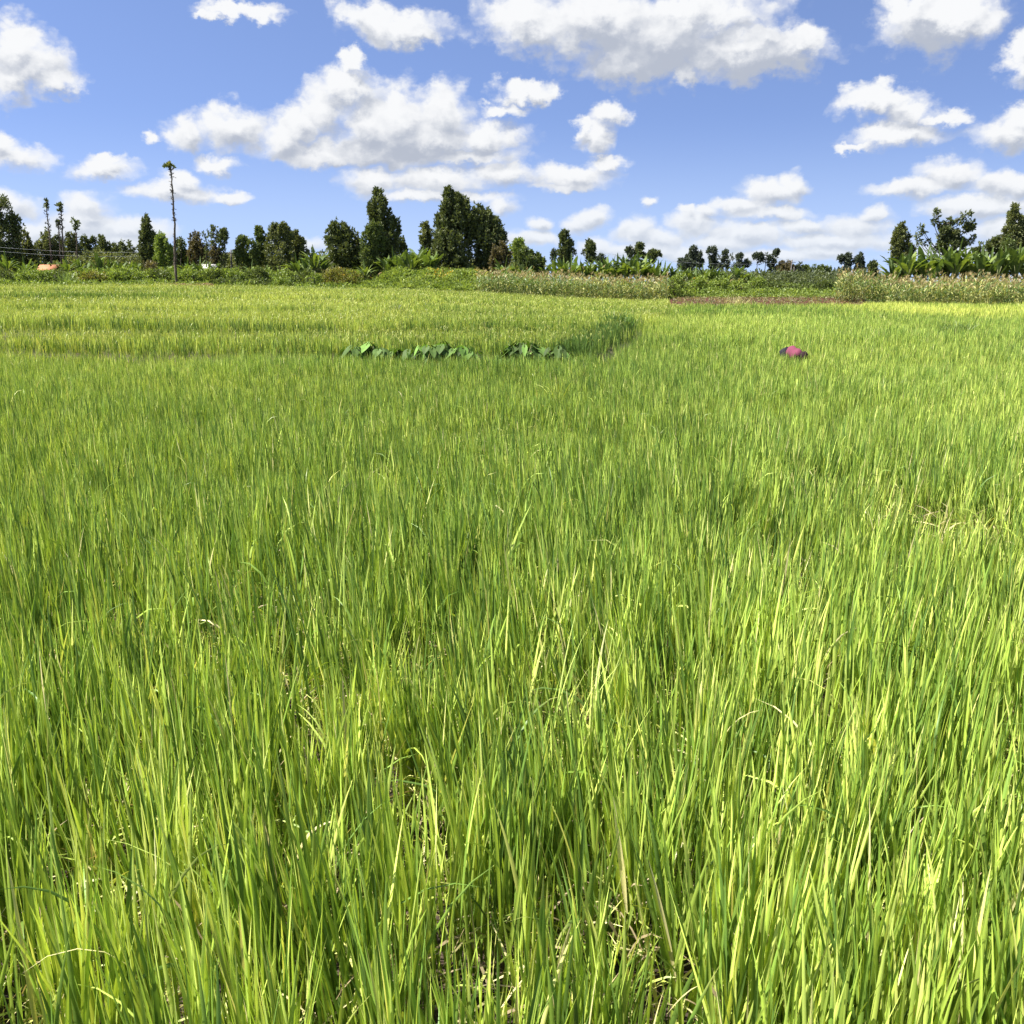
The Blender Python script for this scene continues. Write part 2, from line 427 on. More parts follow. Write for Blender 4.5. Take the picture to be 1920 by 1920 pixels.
GREEN = np.array([[0.292, 0.408, 0.068], [0.102, 0.185, 0.036], [0.58, 0.67, 0.18], [0.168, 0.275, 0.046], [0.43, 0.545, 0.12]])
DRY = np.array([[0.72, 0.70, 0.26], [0.62, 0.56, 0.28], [0.64, 0.68, 0.18]])

def ribbons(acc, base, L, Wd, lean_az, th0, bend, twist, col, nseg, fold, tipcol=None, pw=2.0, ripe=None):
    """Tapering grass blades. base (N,3); lean th0 at the foot growing by bend towards the tip."""
    N = len(base); t = np.linspace(0, 1, nseg + 1)
    th = th0[:, None] + bend[:, None] * t[None, :] ** pw
    hx, hy = np.cos(lean_az), np.sin(lean_az)
    ds = L[:, None] / nseg
    thm = 0.5 * (th[:, 1:] + th[:, :-1])
    hor = np.concatenate([np.zeros((N, 1)), np.cumsum(np.sin(thm) * ds, 1)], 1)
    ver = np.concatenate([np.zeros((N, 1)), np.cumsum(np.cos(thm) * ds, 1)], 1)
    c = np.stack([base[:, 0:1] + hor * hx[:, None], base[:, 1:2] + hor * hy[:, None], base[:, 2:3] + ver], -1)
    tan = np.stack([np.sin(th) * hx[:, None], np.sin(th) * hy[:, None], np.cos(th)], -1)
    side = np.stack([-hy, hx, np.zeros(N)], -1)[:, None, :] + 0 * tan
    nrm = np.cross(side, tan)
    tw = twist[:, None] * (1.0 + 0.5 * t[None, :])
    wd = np.cos(tw)[..., None] * side + np.sin(tw)[..., None] * nrm
    prof = np.minimum(1.0, 0.35 + 2.2 * t) * np.clip(1 - t ** 3.0, 0, 1) ** 0.9
    w = (Wd[:, None] * prof[None, :] * 0.5)[..., None]
    a = c - wd * w; b = c + wd * w
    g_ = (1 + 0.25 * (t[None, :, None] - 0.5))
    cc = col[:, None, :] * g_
    if ripe is not None:      # ripening leaves turn yellow from the tip down, the sheath stays green
        k = ripe * ss(0.25, 0.85, t)[None, :, None]
        cc = cc * (1 - k) + k * cc * np.array([1.45, 1.2, 1.0]) * 1.1
        cc = cc * (1 - ripe * 0.35 * (1 - ss(0.0, 0.5, t))[None, :, None])
    if tipcol is not None:
        k = ss(0.72, 1.0, t)[None, :, None] * tipcol[:, None, None]
        cc = cc * (1 - k) + k * np.array([0.55, 0.52, 0.16])
    if fold:
        mid = c + np.cross(tan, wd) * w * 0.45
        V = np.stack([a, mid, b], 2).reshape(-1, 3); C = np.repeat(cc[:, :, None, :], 3, 2).copy(); C[:, :, 1] *= 1.15
        m_ = 3
    else:
        V = np.stack([a, b], 2).reshape(-1, 3); C = np.repeat(cc[:, :, None, :], 2, 2); m_ = 2
    i0 = (np.arange(N) * (nseg + 1) * m_)[:, None, None] + (np.arange(nseg) * m_)[None, :, None] + np.arange(m_ - 1)[None, None, :]
    f = np.stack([i0, i0 + 1, i0 + m_ + 1, i0 + m_], -1).reshape(-1, 4)
    acc.add(V, f, C.reshape(-1, 3))

def wedge(n_per_m2, y0, y1, extra=1.5):
    """Random points of the ground between two distances, a little wider than the view."""
    k = 0.535
    area = k * (y1 ** 2 - y0 ** 2) + 2 * extra * (y1 - y0)
    n = int(area * n_per_m2)
    y = rngG.uniform(y0, y1, int(n * 2.4)); keep = rngG.uniform(0, 1, len(y)) < (k * y + extra) / (k * y1 + extra)
    y = y[keep][:n]
    x = rngG.uniform(-1, 1, len(y)) * (k * y + extra)
    return x, y

def band_zone(x, y):
    """0 the near paddy and its right hand neighbours, 1 the raised terraces on the left."""
    f1 = 27.3 - x * 0.17; xb = 1.9 + (y - 27) * 0.22
    return (y > f1) & ((x < xb) | ((y > 42) & (x / y < 0.06)))

def field_edge(x, y):
    """Where the rice ends at the far side."""
    q = x / y
    return y < np.interp(q, [-0.6, -0.34, -0.1, 0.0, 0.15, 0.155, 0.34, 0.345, 0.6], [112, 112, 103, 98, 96, 81, 79, 84, 84])

def keep_gap(x, y):
    k = np.ones(len(x), bool)
    # bare bunds, the ditch beside the terrace, the dips before each terrace front
    for d, x0, x1 in ((42.5, 5.5, 9.5), (41.0, 12.5, 19.5)):
        k &= ~((np.abs(y - d - 0.5 * np.sin(x * 0.3)) < 0.45) & (x > x0) & (x < x1) & (vnoise(x, y, 0.8, 3) < 0.8))
    q = x / y
    for i, (d, h, p) in enumerate(TERR):
        e = y - riser(x, y, d, p)
        k &= ~((e < 0.05) & (e > -0.55 - d * 0.012) & (q < 0.12) & (vnoise(x, y * 0 + i, 4.0, 11) > 0.22))
    f1 = 27.3 - x * 0.17 + 0.25 * np.sin(x * 0.21 + 0.5) + 0.15 * np.sin(x * 0.47 + 1.05)
    xb = 1.9 + (y - 27) * 0.22
    k &= ~((y - f1 < 0.05) & (y - f1 > -0.12) & (x < xb))
    k &= ~((np.abs(x - xb - 0.4) < 0.3) & (y > 26.5) & (y < 41))
    return k

def rice(acc_for, y0, y1, hills, per, L, Wd, nseg, fold, hr=0.035):
    x, y = wedge(hills, y0, y1)
    m = field_edge(x, y) & keep_gap(x, y); x, y = x[m], y[m]
    big = vnoise(x, y, 3.0, 1); mid = vnoise(x, y, 0.9, 2); fld = vnoise(x, y * 0.45, 9.0, 8)
    spot = np.zeros(len(x))
    for sx, sy, r, s_ in SPOTS: spot = np.maximum(spot, s_ * np.exp(-(((x - sx) ** 2 + ((y - sy) * 0.6) ** 2) / r ** 2)))
    m = rngG.uniform(0, 1, len(x)) > spot * 0.75; x, y, big, mid, spot, fld = (q[m] for q in (x, y, big, mid, spot, fld))
    N = len(x); hh = (0.80 + 0.30 * big + 0.18 * mid) * (1 - 0.35 * spot)
    laz = rngG.uniform(0, 2 * pi, N); ll = np.abs(rngG.normal(0, 0.055, N))
    hcol = rngG.uniform(0, 1, N)
    def R(a): return np.repeat(a, per)
    n = N * per
    bx = R(x) + rngG.normal(0, hr, n); by = R(y) + rngG.normal(0, hr, n)
    base = np.stack([bx, by, soil(bx, by) - 0.02], -1)
    zone = band_zone(bx, by)
    lay = rngG.uniform(0, 1, n)                       # 0 low leaves .. 1 the top leaves
    base[:, 2] += lay ** 1.3 * 0.42 * R(hh)
    Ls = (L - 0.30 * lay) * R(hh) * rngG.uniform(0.6, 1.08, n) * np.where(zone, 0.86, 1.0)
    arch = rngG.uniform(0, 1, n) < 0.03 + 0.10 * R(spot)
    th0 = np.abs(rngG.normal(0.05, 0.09, n)) + R(ll) + 0.35 * R(spot) * rngG.uniform(0, 1, n)
    bend = np.where(arch, rngG.uniform(0.9, 2.3, n), np.abs(rngG.normal(0.03, 0.12, n)))
    la = R(laz) + rngG.normal(0, 1.1, n)
    # a light wind from the right leans the tips to the left and away on the left hand side, to the right on the other
    la = np.where(rngG.uniform(0, 1, n) < 0.35, np.where(bx < 0.2 * by, rngG.normal(2.6, 0.6, n), rngG.normal(0.6, 0.7, n)), la)
    tw = rngG.normal(0, 0.9, n)
    ci = np.clip((R(hcol) * 2.2 + rngG.uniform(0, 2.8, n) + (R(fld) - 0.5) * 2.0), 0, 4.99).astype(int)
    pal = np.array([1, 3, 0, 4, 2])
    col = GREEN[pal[ci]]
    warm = np.where(zone, 0.05, 0.0) + 0.18 * ss(17, 30, bx) * (by > 50) + 0.15 * (1 - R(big))
    col = col * (1 + warm[:, None] * np.array([1.0, 0.48, 0.15]))
    dry = rngG.uniform(0, 1, n) < 0.03 + 0.14 * R(spot) + 0.06 * arch
    col = np.where(dry[:, None], DRY[rngG.integers(0, 3, n)], col) * (1 + 0.2 * rngG.standard_normal((n, 1)))
    # shade of the terrace fronts, painted as deep green into the edge plants
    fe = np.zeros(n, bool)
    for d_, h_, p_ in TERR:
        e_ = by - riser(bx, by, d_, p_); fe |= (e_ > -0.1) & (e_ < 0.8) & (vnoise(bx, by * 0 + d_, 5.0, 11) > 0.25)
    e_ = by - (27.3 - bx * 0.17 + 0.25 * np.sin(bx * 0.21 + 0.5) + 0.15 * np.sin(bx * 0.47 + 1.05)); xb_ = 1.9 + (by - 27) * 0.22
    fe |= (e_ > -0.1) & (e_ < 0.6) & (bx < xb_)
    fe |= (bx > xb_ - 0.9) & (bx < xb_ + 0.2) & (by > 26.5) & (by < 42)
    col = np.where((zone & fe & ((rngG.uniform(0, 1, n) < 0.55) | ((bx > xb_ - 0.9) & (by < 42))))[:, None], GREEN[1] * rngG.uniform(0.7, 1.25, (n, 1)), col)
    Wv = Wd * rngG.uniform(0.6, 1.25, n)
    tip = (rngG.uniform(0, 1, n) < 0.10) * 0.7
    for z_, acc in ((False, acc_for[0]), (True, acc_for[1])):
        s_ = zone == z_
        if s_.any():
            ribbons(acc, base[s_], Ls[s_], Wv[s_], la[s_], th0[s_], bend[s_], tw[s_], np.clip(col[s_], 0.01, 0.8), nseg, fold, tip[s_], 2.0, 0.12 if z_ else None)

near, terr = Acc(), Acc()
rice((near, terr), 0.9, 5.0, 43, 22, 0.77, 0.0148, 8, True, 0.034)
rice((near, terr), 5.0, 12.0, 43, 20, 0.74, 0.0135, 5, False, 0.034)
rice((near, terr), 12.0, 26.0, 42, 13, 0.70, 0.0138, 4, False, 0.034)
rice((near, terr), 26.0, 50.0, 26, 10, 0.70, 0.018, 3, False, 0.05)
rice((near, terr), 50.0, 113.0, 12, 8, 0.68, 0.032, 2, False, 0.1)

def panicles(acc, y0, y1, dens, L, Wd):
    """Nodding yellow-green seed heads on the terraces."""
    x, y = wedge(dens, y0, y1); m = field_edge(x, y) & band_zone(x, y); x, y = x[m], y[m]; n = len(x)
    z = soil(x, y) + rngG.uniform(0.48, 0.66, n)
    ribbons(acc, np.stack([x, y, z], -1), np.full(n, L) * rngG.uniform(0.7, 1.3, n), np.full(n, Wd), rngG.uniform(0, 2 * pi, n), np.full(n, 0.2), rngG.uniform(0.8, 2.4, n), rngG.normal(0, 0.8, n),
            np.array([0.38, 0.42, 0.10]) * (1 + 0.2 * rngG.standard_normal((n, 1))), 3, False)
panicles(terr, 27, 50, 22, 0.17, 0.014)
panicles(terr, 50, 113, 7, 0.2, 0.03)

# long single leaves that stand out above the rest close to the camera: foot on the ground, lean and size
for (px, py, L_, w_, az_, th_, bd_, c_) in (
    (540, 1400, 1.15, 0.017, 2.6, 0.12, 0.45, 0), (590, 1330, 1.2, 0.018, 2.7, 0.10, 0.35, 1), (470, 1290, 1.1, 0.014, 2.5, 0.12, 0.4, 3),
    (160, 1760, 0.85, 0.018, 2.4, 0.10, 0.3, 2), (200, 1780, 0.85, 0.014, 2.5, 0.12, 0.35, 2), (330, 1700, 0.78, 0.016, 1.9, 0.02, 0.5, 4),
    (520, 1800, 0.9, 0.014, 2.8, 0.15, 1.1, 4), (1010, 1440, 0.95, 0.013, 0.3, 0.1, 0.5, 2), (1100, 1560, 0.95, 0.013, 0.5, 0.15, 0.6, 4),
    (1090, 1420, 0.9, 0.012, 1.0, 0.2, 0.2, 2), (1540, 1800, 0.9, 0.017, 0.5, 0.12, 0.1, 2), (1500, 1830, 0.9, 0.016, 0.4, 0.1, 0.1, 4),
    (360, 1560, 0.95, 0.014, 2.7, 0.15, 0.5, 2), (640, 1250, 1.05, 0.014, 1.2, 0.12, 0.1, 4), (1780, 1600, 0.9, 0.015, 0.7, 0.1, 0.2, 0), (60, 1640, 0.95, 0.016, 2.4, 0.12, 0.2, 0)):
    rx_, ry_, rz_ = ray(px, py); k = (EYE - 0.35) / -rz_
    n = 5; b = np.array([[rx_ * k, ry_ * k, 0.02]]) + rngG.normal(0, 0.03, (n, 3)) * [1, 1, 0]
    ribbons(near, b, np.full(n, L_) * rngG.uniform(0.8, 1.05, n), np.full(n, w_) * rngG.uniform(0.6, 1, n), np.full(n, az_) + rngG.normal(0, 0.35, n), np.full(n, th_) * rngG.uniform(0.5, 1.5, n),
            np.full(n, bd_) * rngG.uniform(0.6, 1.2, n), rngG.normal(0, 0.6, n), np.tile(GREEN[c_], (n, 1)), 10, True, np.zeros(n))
tag(near.build('rice_crop', M_RICE, smooth=True), 'long upright green rice leaves of the low paddies filling the foreground and right', 'rice', kind='stuff')
tag(terr.build('terrace_rice', M_RICE, smooth=True), 'shorter yellow-green rice in seed on the raised terraces at left', 'rice', kind='stuff')

# dead leaves and short weeds at the feet of the rice
lit_ = Acc()
x, y = wedge(800, 0.9, 6.0); n = len(x)
b = np.stack([x, y, soil(x, y) + rngG.uniform(0.0, 0.34, n)], -1)
lc = np.array([[0.66, 0.60, 0.30], [0.42, 0.33, 0.20], [0.60, 0.62, 0.20], [0.22, 0.30, 0.05], [0.42, 0.50, 0.10]])[rngG.integers(0, 5, n)]
ribbons(lit_, b, rngG.uniform(0.06, 0.28, n), rngG.uniform(0.005, 0.011, n), rngG.uniform(0, 2 * pi, n), rngG.uniform(0.4, 1.5, n), rngG.uniform(0, 1.4, n), rngG.normal(0, 0.8, n), lc, 4, False)
x, y = wedge(180, 6.0, 16.0); n = len(x)
b = np.stack([x, y, soil(x, y) + rngG.uniform(0.0, 0.36, n)], -1)
lc = np.array([[0.68, 0.62, 0.30], [0.50, 0.42, 0.24], [0.62, 0.64, 0.20], [0.36, 0.44, 0.08]])[rngG.integers(0, 4, n)]
ribbons(lit_, b, rngG.uniform(0.08, 0.28, n), rngG.uniform(0.008, 0.014, n), rngG.uniform(0, 2 * pi, n), rngG.uniform(0.4, 1.5, n), rngG.uniform(0, 1.4, n), rngG.normal(0, 0.8, n), lc, 3, False)
tag(lit_.build('dead_leaves', M_RICE), 'pale withered leaves and weeds lying between the feet of the rice', 'dead leaves', kind='stuff')

# ------------------------------------------------------------------ trees
M = lambda px, d: px / F * d          # pixels of the photo at a distance, in metres
PAL = {
 'dark':   [(0.068, 0.092, 0.034), (0.165, 0.188, 0.076)],
 'olive':  [(0.098, 0.122, 0.046), (0.225, 0.240, 0.100)],
 'brown':  [(0.085, 0.078, 0.038), (0.20, 0.165, 0.085)],
 'mid':    [(0.075, 0.110, 0.034), (0.180, 0.220, 0.070)],
 'bright': [(0.130, 0.195, 0.042), (0.310, 0.380, 0.095)],
 'lime':   [(0.160, 0.235, 0.045), (0.340, 0.410, 0.100)],
 'far':    [(0.065, 0.083, 0.062), (0.125, 0.150, 0.105)],
 'yellow': [(0.130, 0.150, 0.035), (0.300, 0.280, 0.080)],
}
def cluster(acc, blob, pal, rng, leaf, dens, up, k=8, gap=0.0, flow=None):
    """Leafy twigs through one ellipsoid (cx, cy, cz, rx, ry, rz), thicker towards its rim."""
    cx, cy, cz, rx, ry, rz = blob
    area = 4 * pi * ((rx * ry) ** 1.6 / 3 + (rx * rz) ** 1.6 / 3 + (ry * rz) ** 1.6 / 3) ** (1 / 1.6)
    n = max(12, int(area * dens * 6.0 / (leaf * leaf)))
    u = unit(rng.standard_normal((n, 3)))
    r = rng.uniform(0.12, 1.0, (n, 1)) ** 0.55
    lump = 1 + 0.22 * np.sin(u[:, :1] * 5.1 + cx) * np.cos(u[:, 2:] * 6.3 + cz) + 0.10 * rng.standard_normal((n, 1))
    c = u * r * lump * np.array([rx, ry, rz]) + np.array([cx, cy, cz])
    if gap > 0:
        s_ = max(0.25, min(rx, rz) * 0.42)
        m = vnoise(c[:, 0] + c[:, 1] * 0.37, c[:, 2], s_, int(abs(cx * 7 + cz * 3)) % 97) > gap
        c, u = c[m], u[m]
    n = len(c)
    d = unit(u * 0.7 + np.array([0, 0, up]) + 0.3 * rng.standard_normal((n, 3)))
    a, b = np.array(PAL[pal][0]), np.array(PAL[pal][1])
    t = np.clip(vnoise(c[:, 0] + 3 * c[:, 1], c[:, 2] + c[:, 1], max(0.4, rx * 0.5), 3) * 0.7 + rng.uniform(-0.15, 0.45, n), 0, 1)[:, None]
    col = a * (1 - t) + b * t
    if flow is not None:
        fm = rng.uniform(0, 1, n) < flow[0]; col = np.where(fm[:, None], np.array(flow[1]), col)
    leaves(acc, c, d, leaf, leaf * 0.46, k, 0.55, col, rng)

def tree(label, cat, d, base_px, blobs, pal='dark', leaf=0.30, dens=0.085, up=0.7, gap=0.12, k=8, name='tree', trunk_r=None, group=None, seed=0, gaps=None, bare=None):
    """blobs: (px, py, rx, ry) of the crown as seen from the camera, each made a solid of its own depth."""
    rng = np.random.default_rng(int(abs(base_px) * 13 + d + seed))
    bx = at(base_px, 500, d).x
    bz = soil1(bx, d) - 0.1
    root = empty(name, (bx, d, bz), label, cat, group)
    cr, tr = Acc(), Acc()
    pts = []
    for i, b in enumerate(blobs):
        p = at(b[0], b[1], d); rx, rz = M(b[2], d), M(b[3], d)
        oy = rng.uniform(-0.25, 0.25) * rx
        ry = max(rx * 0.85, min(rz, rx) * 0.8)
        blob = (p.x - bx, oy, p.z - bz, rx, ry, rz)
        pl = b[4] if len(b) > 4 else pal
        cluster(cr, blob, pl, rng, leaf, dens, up, k, gap)
        pts.append(blob)
        if rx > 0.45:      # ragged plumes standing out of the rim
            for _ in range(int(10 + 9 * min(rx, 3.5))):
                u = unit(rng.standard_normal(3) + np.array([0, 0, 0.5])); q = rng.uniform(0.09, 0.17) * min(rx, rz, 1.7) + 0.05
                cluster(cr, (blob[0] + u[0] * rx * 1.0, oy + u[1] * ry * 1.0, blob[2] + u[2] * rz + q * (1.0 + 1.6 * up), q, q, q * (1.4 + 2.6 * up)), pl, rng, leaf * 0.9, dens * 0.8, up + 0.4, k)
    top = max(p[2] for p in pts); h = top
    r0 = trunk_r or max(0.05, 0.016 * h)
    # leader through the middle of the tree, then a limb into every lump of the crown
    tp = max(pts, key=lambda q: q[2])
    m0 = np.array([0, 0, 0.0]); m1 = np.array([tp[0], tp[1], tp[2] + tp[5] * 0.3])
    ts = np.linspace(0, 1, 9)[:, None]
    path = m0 + (m1 - m0) * ts * np.array([1, 1, 1]); path[:, 0] = m1[0] * (ts[:, 0] ** 1.7); path[:, 1] = m1[1] * (ts[:, 0] ** 1.7)
    path[1:-1, :2] += rng.normal(0, 0.012 * h, (7, 2))
    tube(tr, path, r0 * (1 - 0.82 * ts[:, 0]), (1, 1, 1), 7)
    for q in pts:
        if q is tp: continue
        zt = max(0.1, (q[2] - abs(q[0]) * 0.8 - q[5] * 0.4) / max(h, 0.1)); zt = min(zt, 0.85)
        j = path[0] * 0 + np.array([np.interp(zt, ts[:, 0], path[:, i]) for i in range(3)])
        e = np.array([q[0], q[1], q[2] + q[5] * 0.2]); mdd = (j + e) / 2 + np.array([0.1 * (e[0] - j[0]), 0, -0.05 * h])
        tt = np.linspace(0, 1, 6)[:, None]
        tube(tr, (1 - tt) ** 2 * j + 2 * tt * (1 - tt) * mdd + tt ** 2 * e, r0 * 0.5 * (1 - 0.75 * tt[:, 0]), (1, 1, 1), 5)
    tr.build('trunk', M_BARK, root, smooth=True)
    cr.build('crown', M_LEAF, root)
    return root

# left edge
tree('big dark ragged tree cut by the left edge of the photo', 'tree', 120, -5, [(2, 412, 22, 30), (22, 430, 12, 16), (34, 418, 6, 14), (36, 445, 6, 10), (5, 455, 30, 26), (-30, 420, 30, 40), (10, 482, 28, 20)], 'dark', 0.26, 0.10, 0.6, 0.25)
tree('greyish green tree right beside the big ragged tree at the left edge', 'tree', 124, 50, [(48, 470, 13, 22), (56, 485, 12, 16), (41, 482, 9, 14)], 'olive', 0.26, 0.08, 0.8, 0.15)
tree('bushy olive tree standing behind the first bare pole tree', 'tree', 126, 84, [(86, 462, 14, 18), (80, 482, 15, 16), (95, 478, 12, 18)], 'olive', 0.26)
tree('small dark tree between the first and the tallest twin bare poles', 'tree', 127, 110, [(108, 470, 9, 18), (114, 488, 10, 14)], 'dark', 0.26)
tree('dark olive tree with the pole tree with a leafy head in front', 'tree', 127, 134, [(132, 468, 12, 18), (142, 480, 10, 16), (128, 486, 12, 14)], 'olive', 0.26)
tree('small dark feathery tree between two low trees left of the arching banana', 'tree', 130, 161, [(160, 466, 8, 14), (163, 485, 10, 14)], 'dark', 0.24, 0.08, 0.9, 0.2)
tree('thin low tree just left of the pointed dark tree', 'tree', 130, 177, [(176, 468, 7, 13), (178, 486, 9, 14)], 'dark', 0.24, 0.08, 0.9, 0.2)
tree('pointed dark tree rising behind the largest left banana plant', 'tree', 128, 193, [(190, 463, 7, 12), (196, 472, 9, 14), (192, 488, 13, 14)], 'dark', 0.26, 0.09, 0.9)
tree('broad low rounded dark tree mass left of the tall pointed tree', 'tree', 130, 230, [(222, 480, 15, 12), (238, 478, 14, 14), (230, 493, 22, 12), (247, 490, 8, 10)], 'dark', 0.26)
tree('tall pointed dark tree left of the very tall bare palm-like pole', 'tree', 122, 278, [(275, 430, 7, 14), (277, 447, 12, 14), (275, 468, 14, 16), (280, 488, 14, 16), (287, 455, 7, 12), (265, 480, 6, 14)], 'dark', 0.26, 0.10, 0.9, 0.1)
tree('bright green bushy tree between the tall pointed tree and the tall pole', 'tree', 119, 305, [(302, 458, 9, 12), (306, 474, 13, 14), (312, 490, 16, 12), (298, 488, 10, 12)], 'bright', 0.26)
tree('low dark tree directly behind the very tall pole', 'tree', 123, 335, [(322, 482, 10, 14), (340, 474, 8, 16), (342, 490, 12, 12)], 'mid', 0.26)
tree('slim pruned shoot tree just right of the very tall pole', 'tree', 121, 339, [(339, 449, 2.2, 4), (338, 460, 1.8, 4), (337, 472, 1.8, 5)], 'dark', 0.22, 0.2)
tree('loose brownish tree with a pale leaning limb left of two columns', 'tree', 122, 368, [(366, 458, 10, 12), (372, 474, 12, 14), (362, 484, 9, 14), (378, 490, 10, 12)], 'brown', 0.24, 0.06, 0.8, 0.3)
tree('slender sparse tree leaning between the brownish tree and the columns', 'tree', 121, 387, [(386, 440, 6, 9), (392, 455, 6, 12), (388, 474, 7, 12)], 'dark', 0.24, 0.09, 0.8, 0.25)
tree('left one of two narrow column-like dark trees with a round head', 'tree', 120, 402, [(400, 430, 6, 9), (401, 445, 6, 12), (399, 460, 4, 8), (404, 482, 9, 14, 'brown')], 'dark', 0.24, 0.11, 0.8)
tree('right one of two narrow column-like dark trees, leafy to the ground', 'tree', 120, 418, [(418, 436, 7, 10), (418, 452, 8, 14), (416, 468, 6, 10), (420, 486, 7, 14)], 'dark', 0.24, 0.11, 0.8)
tree('spreading feathery tree right of the thin utility pole', 'tree', 121, 462, [(455, 462, 10, 10), (468, 472, 14, 14), (450, 480, 9, 10), (472, 488, 14, 13), (456, 492, 14, 10)], 'mid', 0.24, 0.065, 0.5, 0.22)
tree('narrow pointed tree with forked top left of the broad olive tree', 'tree', 122, 490, [(488, 444, 7, 11), (491, 460, 9, 12), (497, 452, 5, 8), (490, 482, 13, 18)], 'mid', 0.25)
tree('broad olive tree with several upright tops in the centre left', 'tree', 121, 525, [(516, 445, 10, 13), (530, 440, 9, 14), (540, 452, 8, 12), (520, 466, 22, 16), (525, 488, 26, 16)], 'olive', 0.26, 0.09, 0.9)
tree('olive tree sloping down beside the upright banana leaf', 'tree', 123, 556, [(553, 455, 9, 12), (560, 466, 11, 14), (562, 484, 14, 14), (548, 480, 12, 14)], 'olive', 0.26)
tree('dense round dark green tree with a thick crown left of the tall cypress-shaped one', 'tree', 118, 640, [(636, 443, 18, 16), (628, 460, 17, 18), (650, 458, 20, 18), (640, 480, 28, 18), (650, 494, 26, 12)], 'dark', 0.30, 0.12, 0.4)
tree('slim green tree squeezed against the right side of the round dark tree', 'tree', 120, 673, [(671, 456, 7, 12), (674, 475, 9, 16), (672, 495, 12, 12)], 'olive', 0.26)
tree('tall dark flame-shaped tree, the highest left of the centre pair', 'tree', 118, 716, [(708, 378, 8, 13), (712, 396, 14, 16), (716, 418, 20, 18), (722, 440, 24, 18), (722, 464, 22, 18), (724, 486, 18, 16), (741, 420, 6, 10), (698, 405, 8, 14)], 'dark', 0.30, 0.12, 1.0)
tree('yellowish green leafy tree at the foot of the tall flame-shaped tree', 'tree', 116, 695, [(702, 442, 14, 14), (692, 458, 14, 16), (708, 464, 14, 14), (690, 482, 14, 14), (700, 500, 16, 12)], 'mid', 0.28, 0.09, 0.6)
tree('small dark tree behind bananas right of the flame-shaped tree', 'tree', 124, 750, [(750, 462, 8, 10), (752, 480, 12, 14)], 'dark', 0.26)
tree('small grey green tree leaning on the left flank of the biggest tree', 'tree', 119, 798, [(796, 436, 8, 12), (800, 452, 11, 14), (802, 474, 12, 16), (809, 440, 5, 8)], 'olive', 0.27, 0.1, 0.8)
tree('biggest dark conifer-like tree in the photo centre', 'tree', 117, 850, [(843, 376, 8, 14), (842, 396, 16, 16), (858, 386, 8, 12), (848, 420, 26, 18), (870, 398, 10, 14), (828, 424, 10, 16), (852, 446, 34, 20), (880, 420, 14, 18), (850, 476, 38, 22), (850, 498, 34, 14), (820, 408, 4, 8), (842, 452, 16, 16, 'olive'), (850, 480, 18, 16, 'olive')], 'dark', 0.30, 0.12, 1.0)
tree('dark conifer-like tree joined to the right side of the biggest one', 'tree', 118, 910, [(900, 413, 9, 14), (914, 418, 9, 14), (905, 436, 22, 16), (928, 434, 9, 14), (916, 458, 28, 20), (940, 460, 8, 14), (920, 484, 30, 18), (915, 502, 26, 10), (888, 440, 14, 20)], 'dark', 0.30, 0.12, 1.0)
tree('brownish leafy shrub-like tree at the right foot of the joined dark pair', 'tree', 115, 938, [(936, 476, 12, 10), (944, 488, 12, 12), (932, 494, 12, 10)], 'brown', 0.26)
tree('small spiky topped green tree just right of the dark pair', 'tree', 116, 968, [(968, 455, 6, 9), (972, 468, 9, 10), (964, 480, 10, 12), (976, 488, 12, 12)], 'bright', 0.26, 0.08, 0.8, 0.15)
tree('dense low green dome-like tree sloping down towards the maize', 'tree', 114, 992, [(985, 484, 13, 11), (996, 490, 14, 11), (1008, 497, 12, 10), (990, 500, 18, 9)], 'mid', 0.27, 0.11, 0.4)
tree('faint thin twiggy tree behind the middle bananas', 'tree', 140, 1036, [(1036, 472, 6, 8), (1038, 486, 7, 10)], 'far', 0.24, 0.04, 0.8, 0.35)
tree('left and thicker of the two compact dark columns behind the middle maize', 'tree', 122, 1060, [(1058, 453, 8, 10), (1061, 467, 12, 12), (1060, 482, 12, 12), (1074, 476, 6, 8), (1060, 494, 10, 8)], 'dark', 0.27, 0.12, 0.8)
tree('right and slimmer of the two compact dark columns behind the middle maize', 'tree', 122, 1107, [(1106, 458, 5, 8), (1107, 470, 8, 12), (1107, 486, 8, 12), (1095, 474, 4, 5)], 'dark', 0.26, 0.12, 0.8)
tree('tiny pointed tree right of the slimmer dark column', 'tree', 130, 1127, [(1126, 483, 6, 8), (1127, 494, 8, 8)], 'far', 0.25)
tree('thin round headed tree over the middle bananas, first of three', 'tree', 128, 1180, [(1179, 469, 6, 6), (1182, 478, 7, 7), (1187, 474, 3, 5)], 'far', 0.24, 0.09, 0.4, 0.1)
tree('compact round headed tree over the middle bananas, second of three', 'tree', 128, 1200, [(1199, 471, 8, 7), (1200, 482, 9, 8)], 'dark', 0.25)
tree('flat topped tree leaning right over the end of the middle bananas', 'tree', 126, 1228, [(1226, 478, 9, 4), (1235, 480, 5, 3), (1222, 488, 10, 6)], 'dark', 0.24, 0.09, 0.4, 0.1)
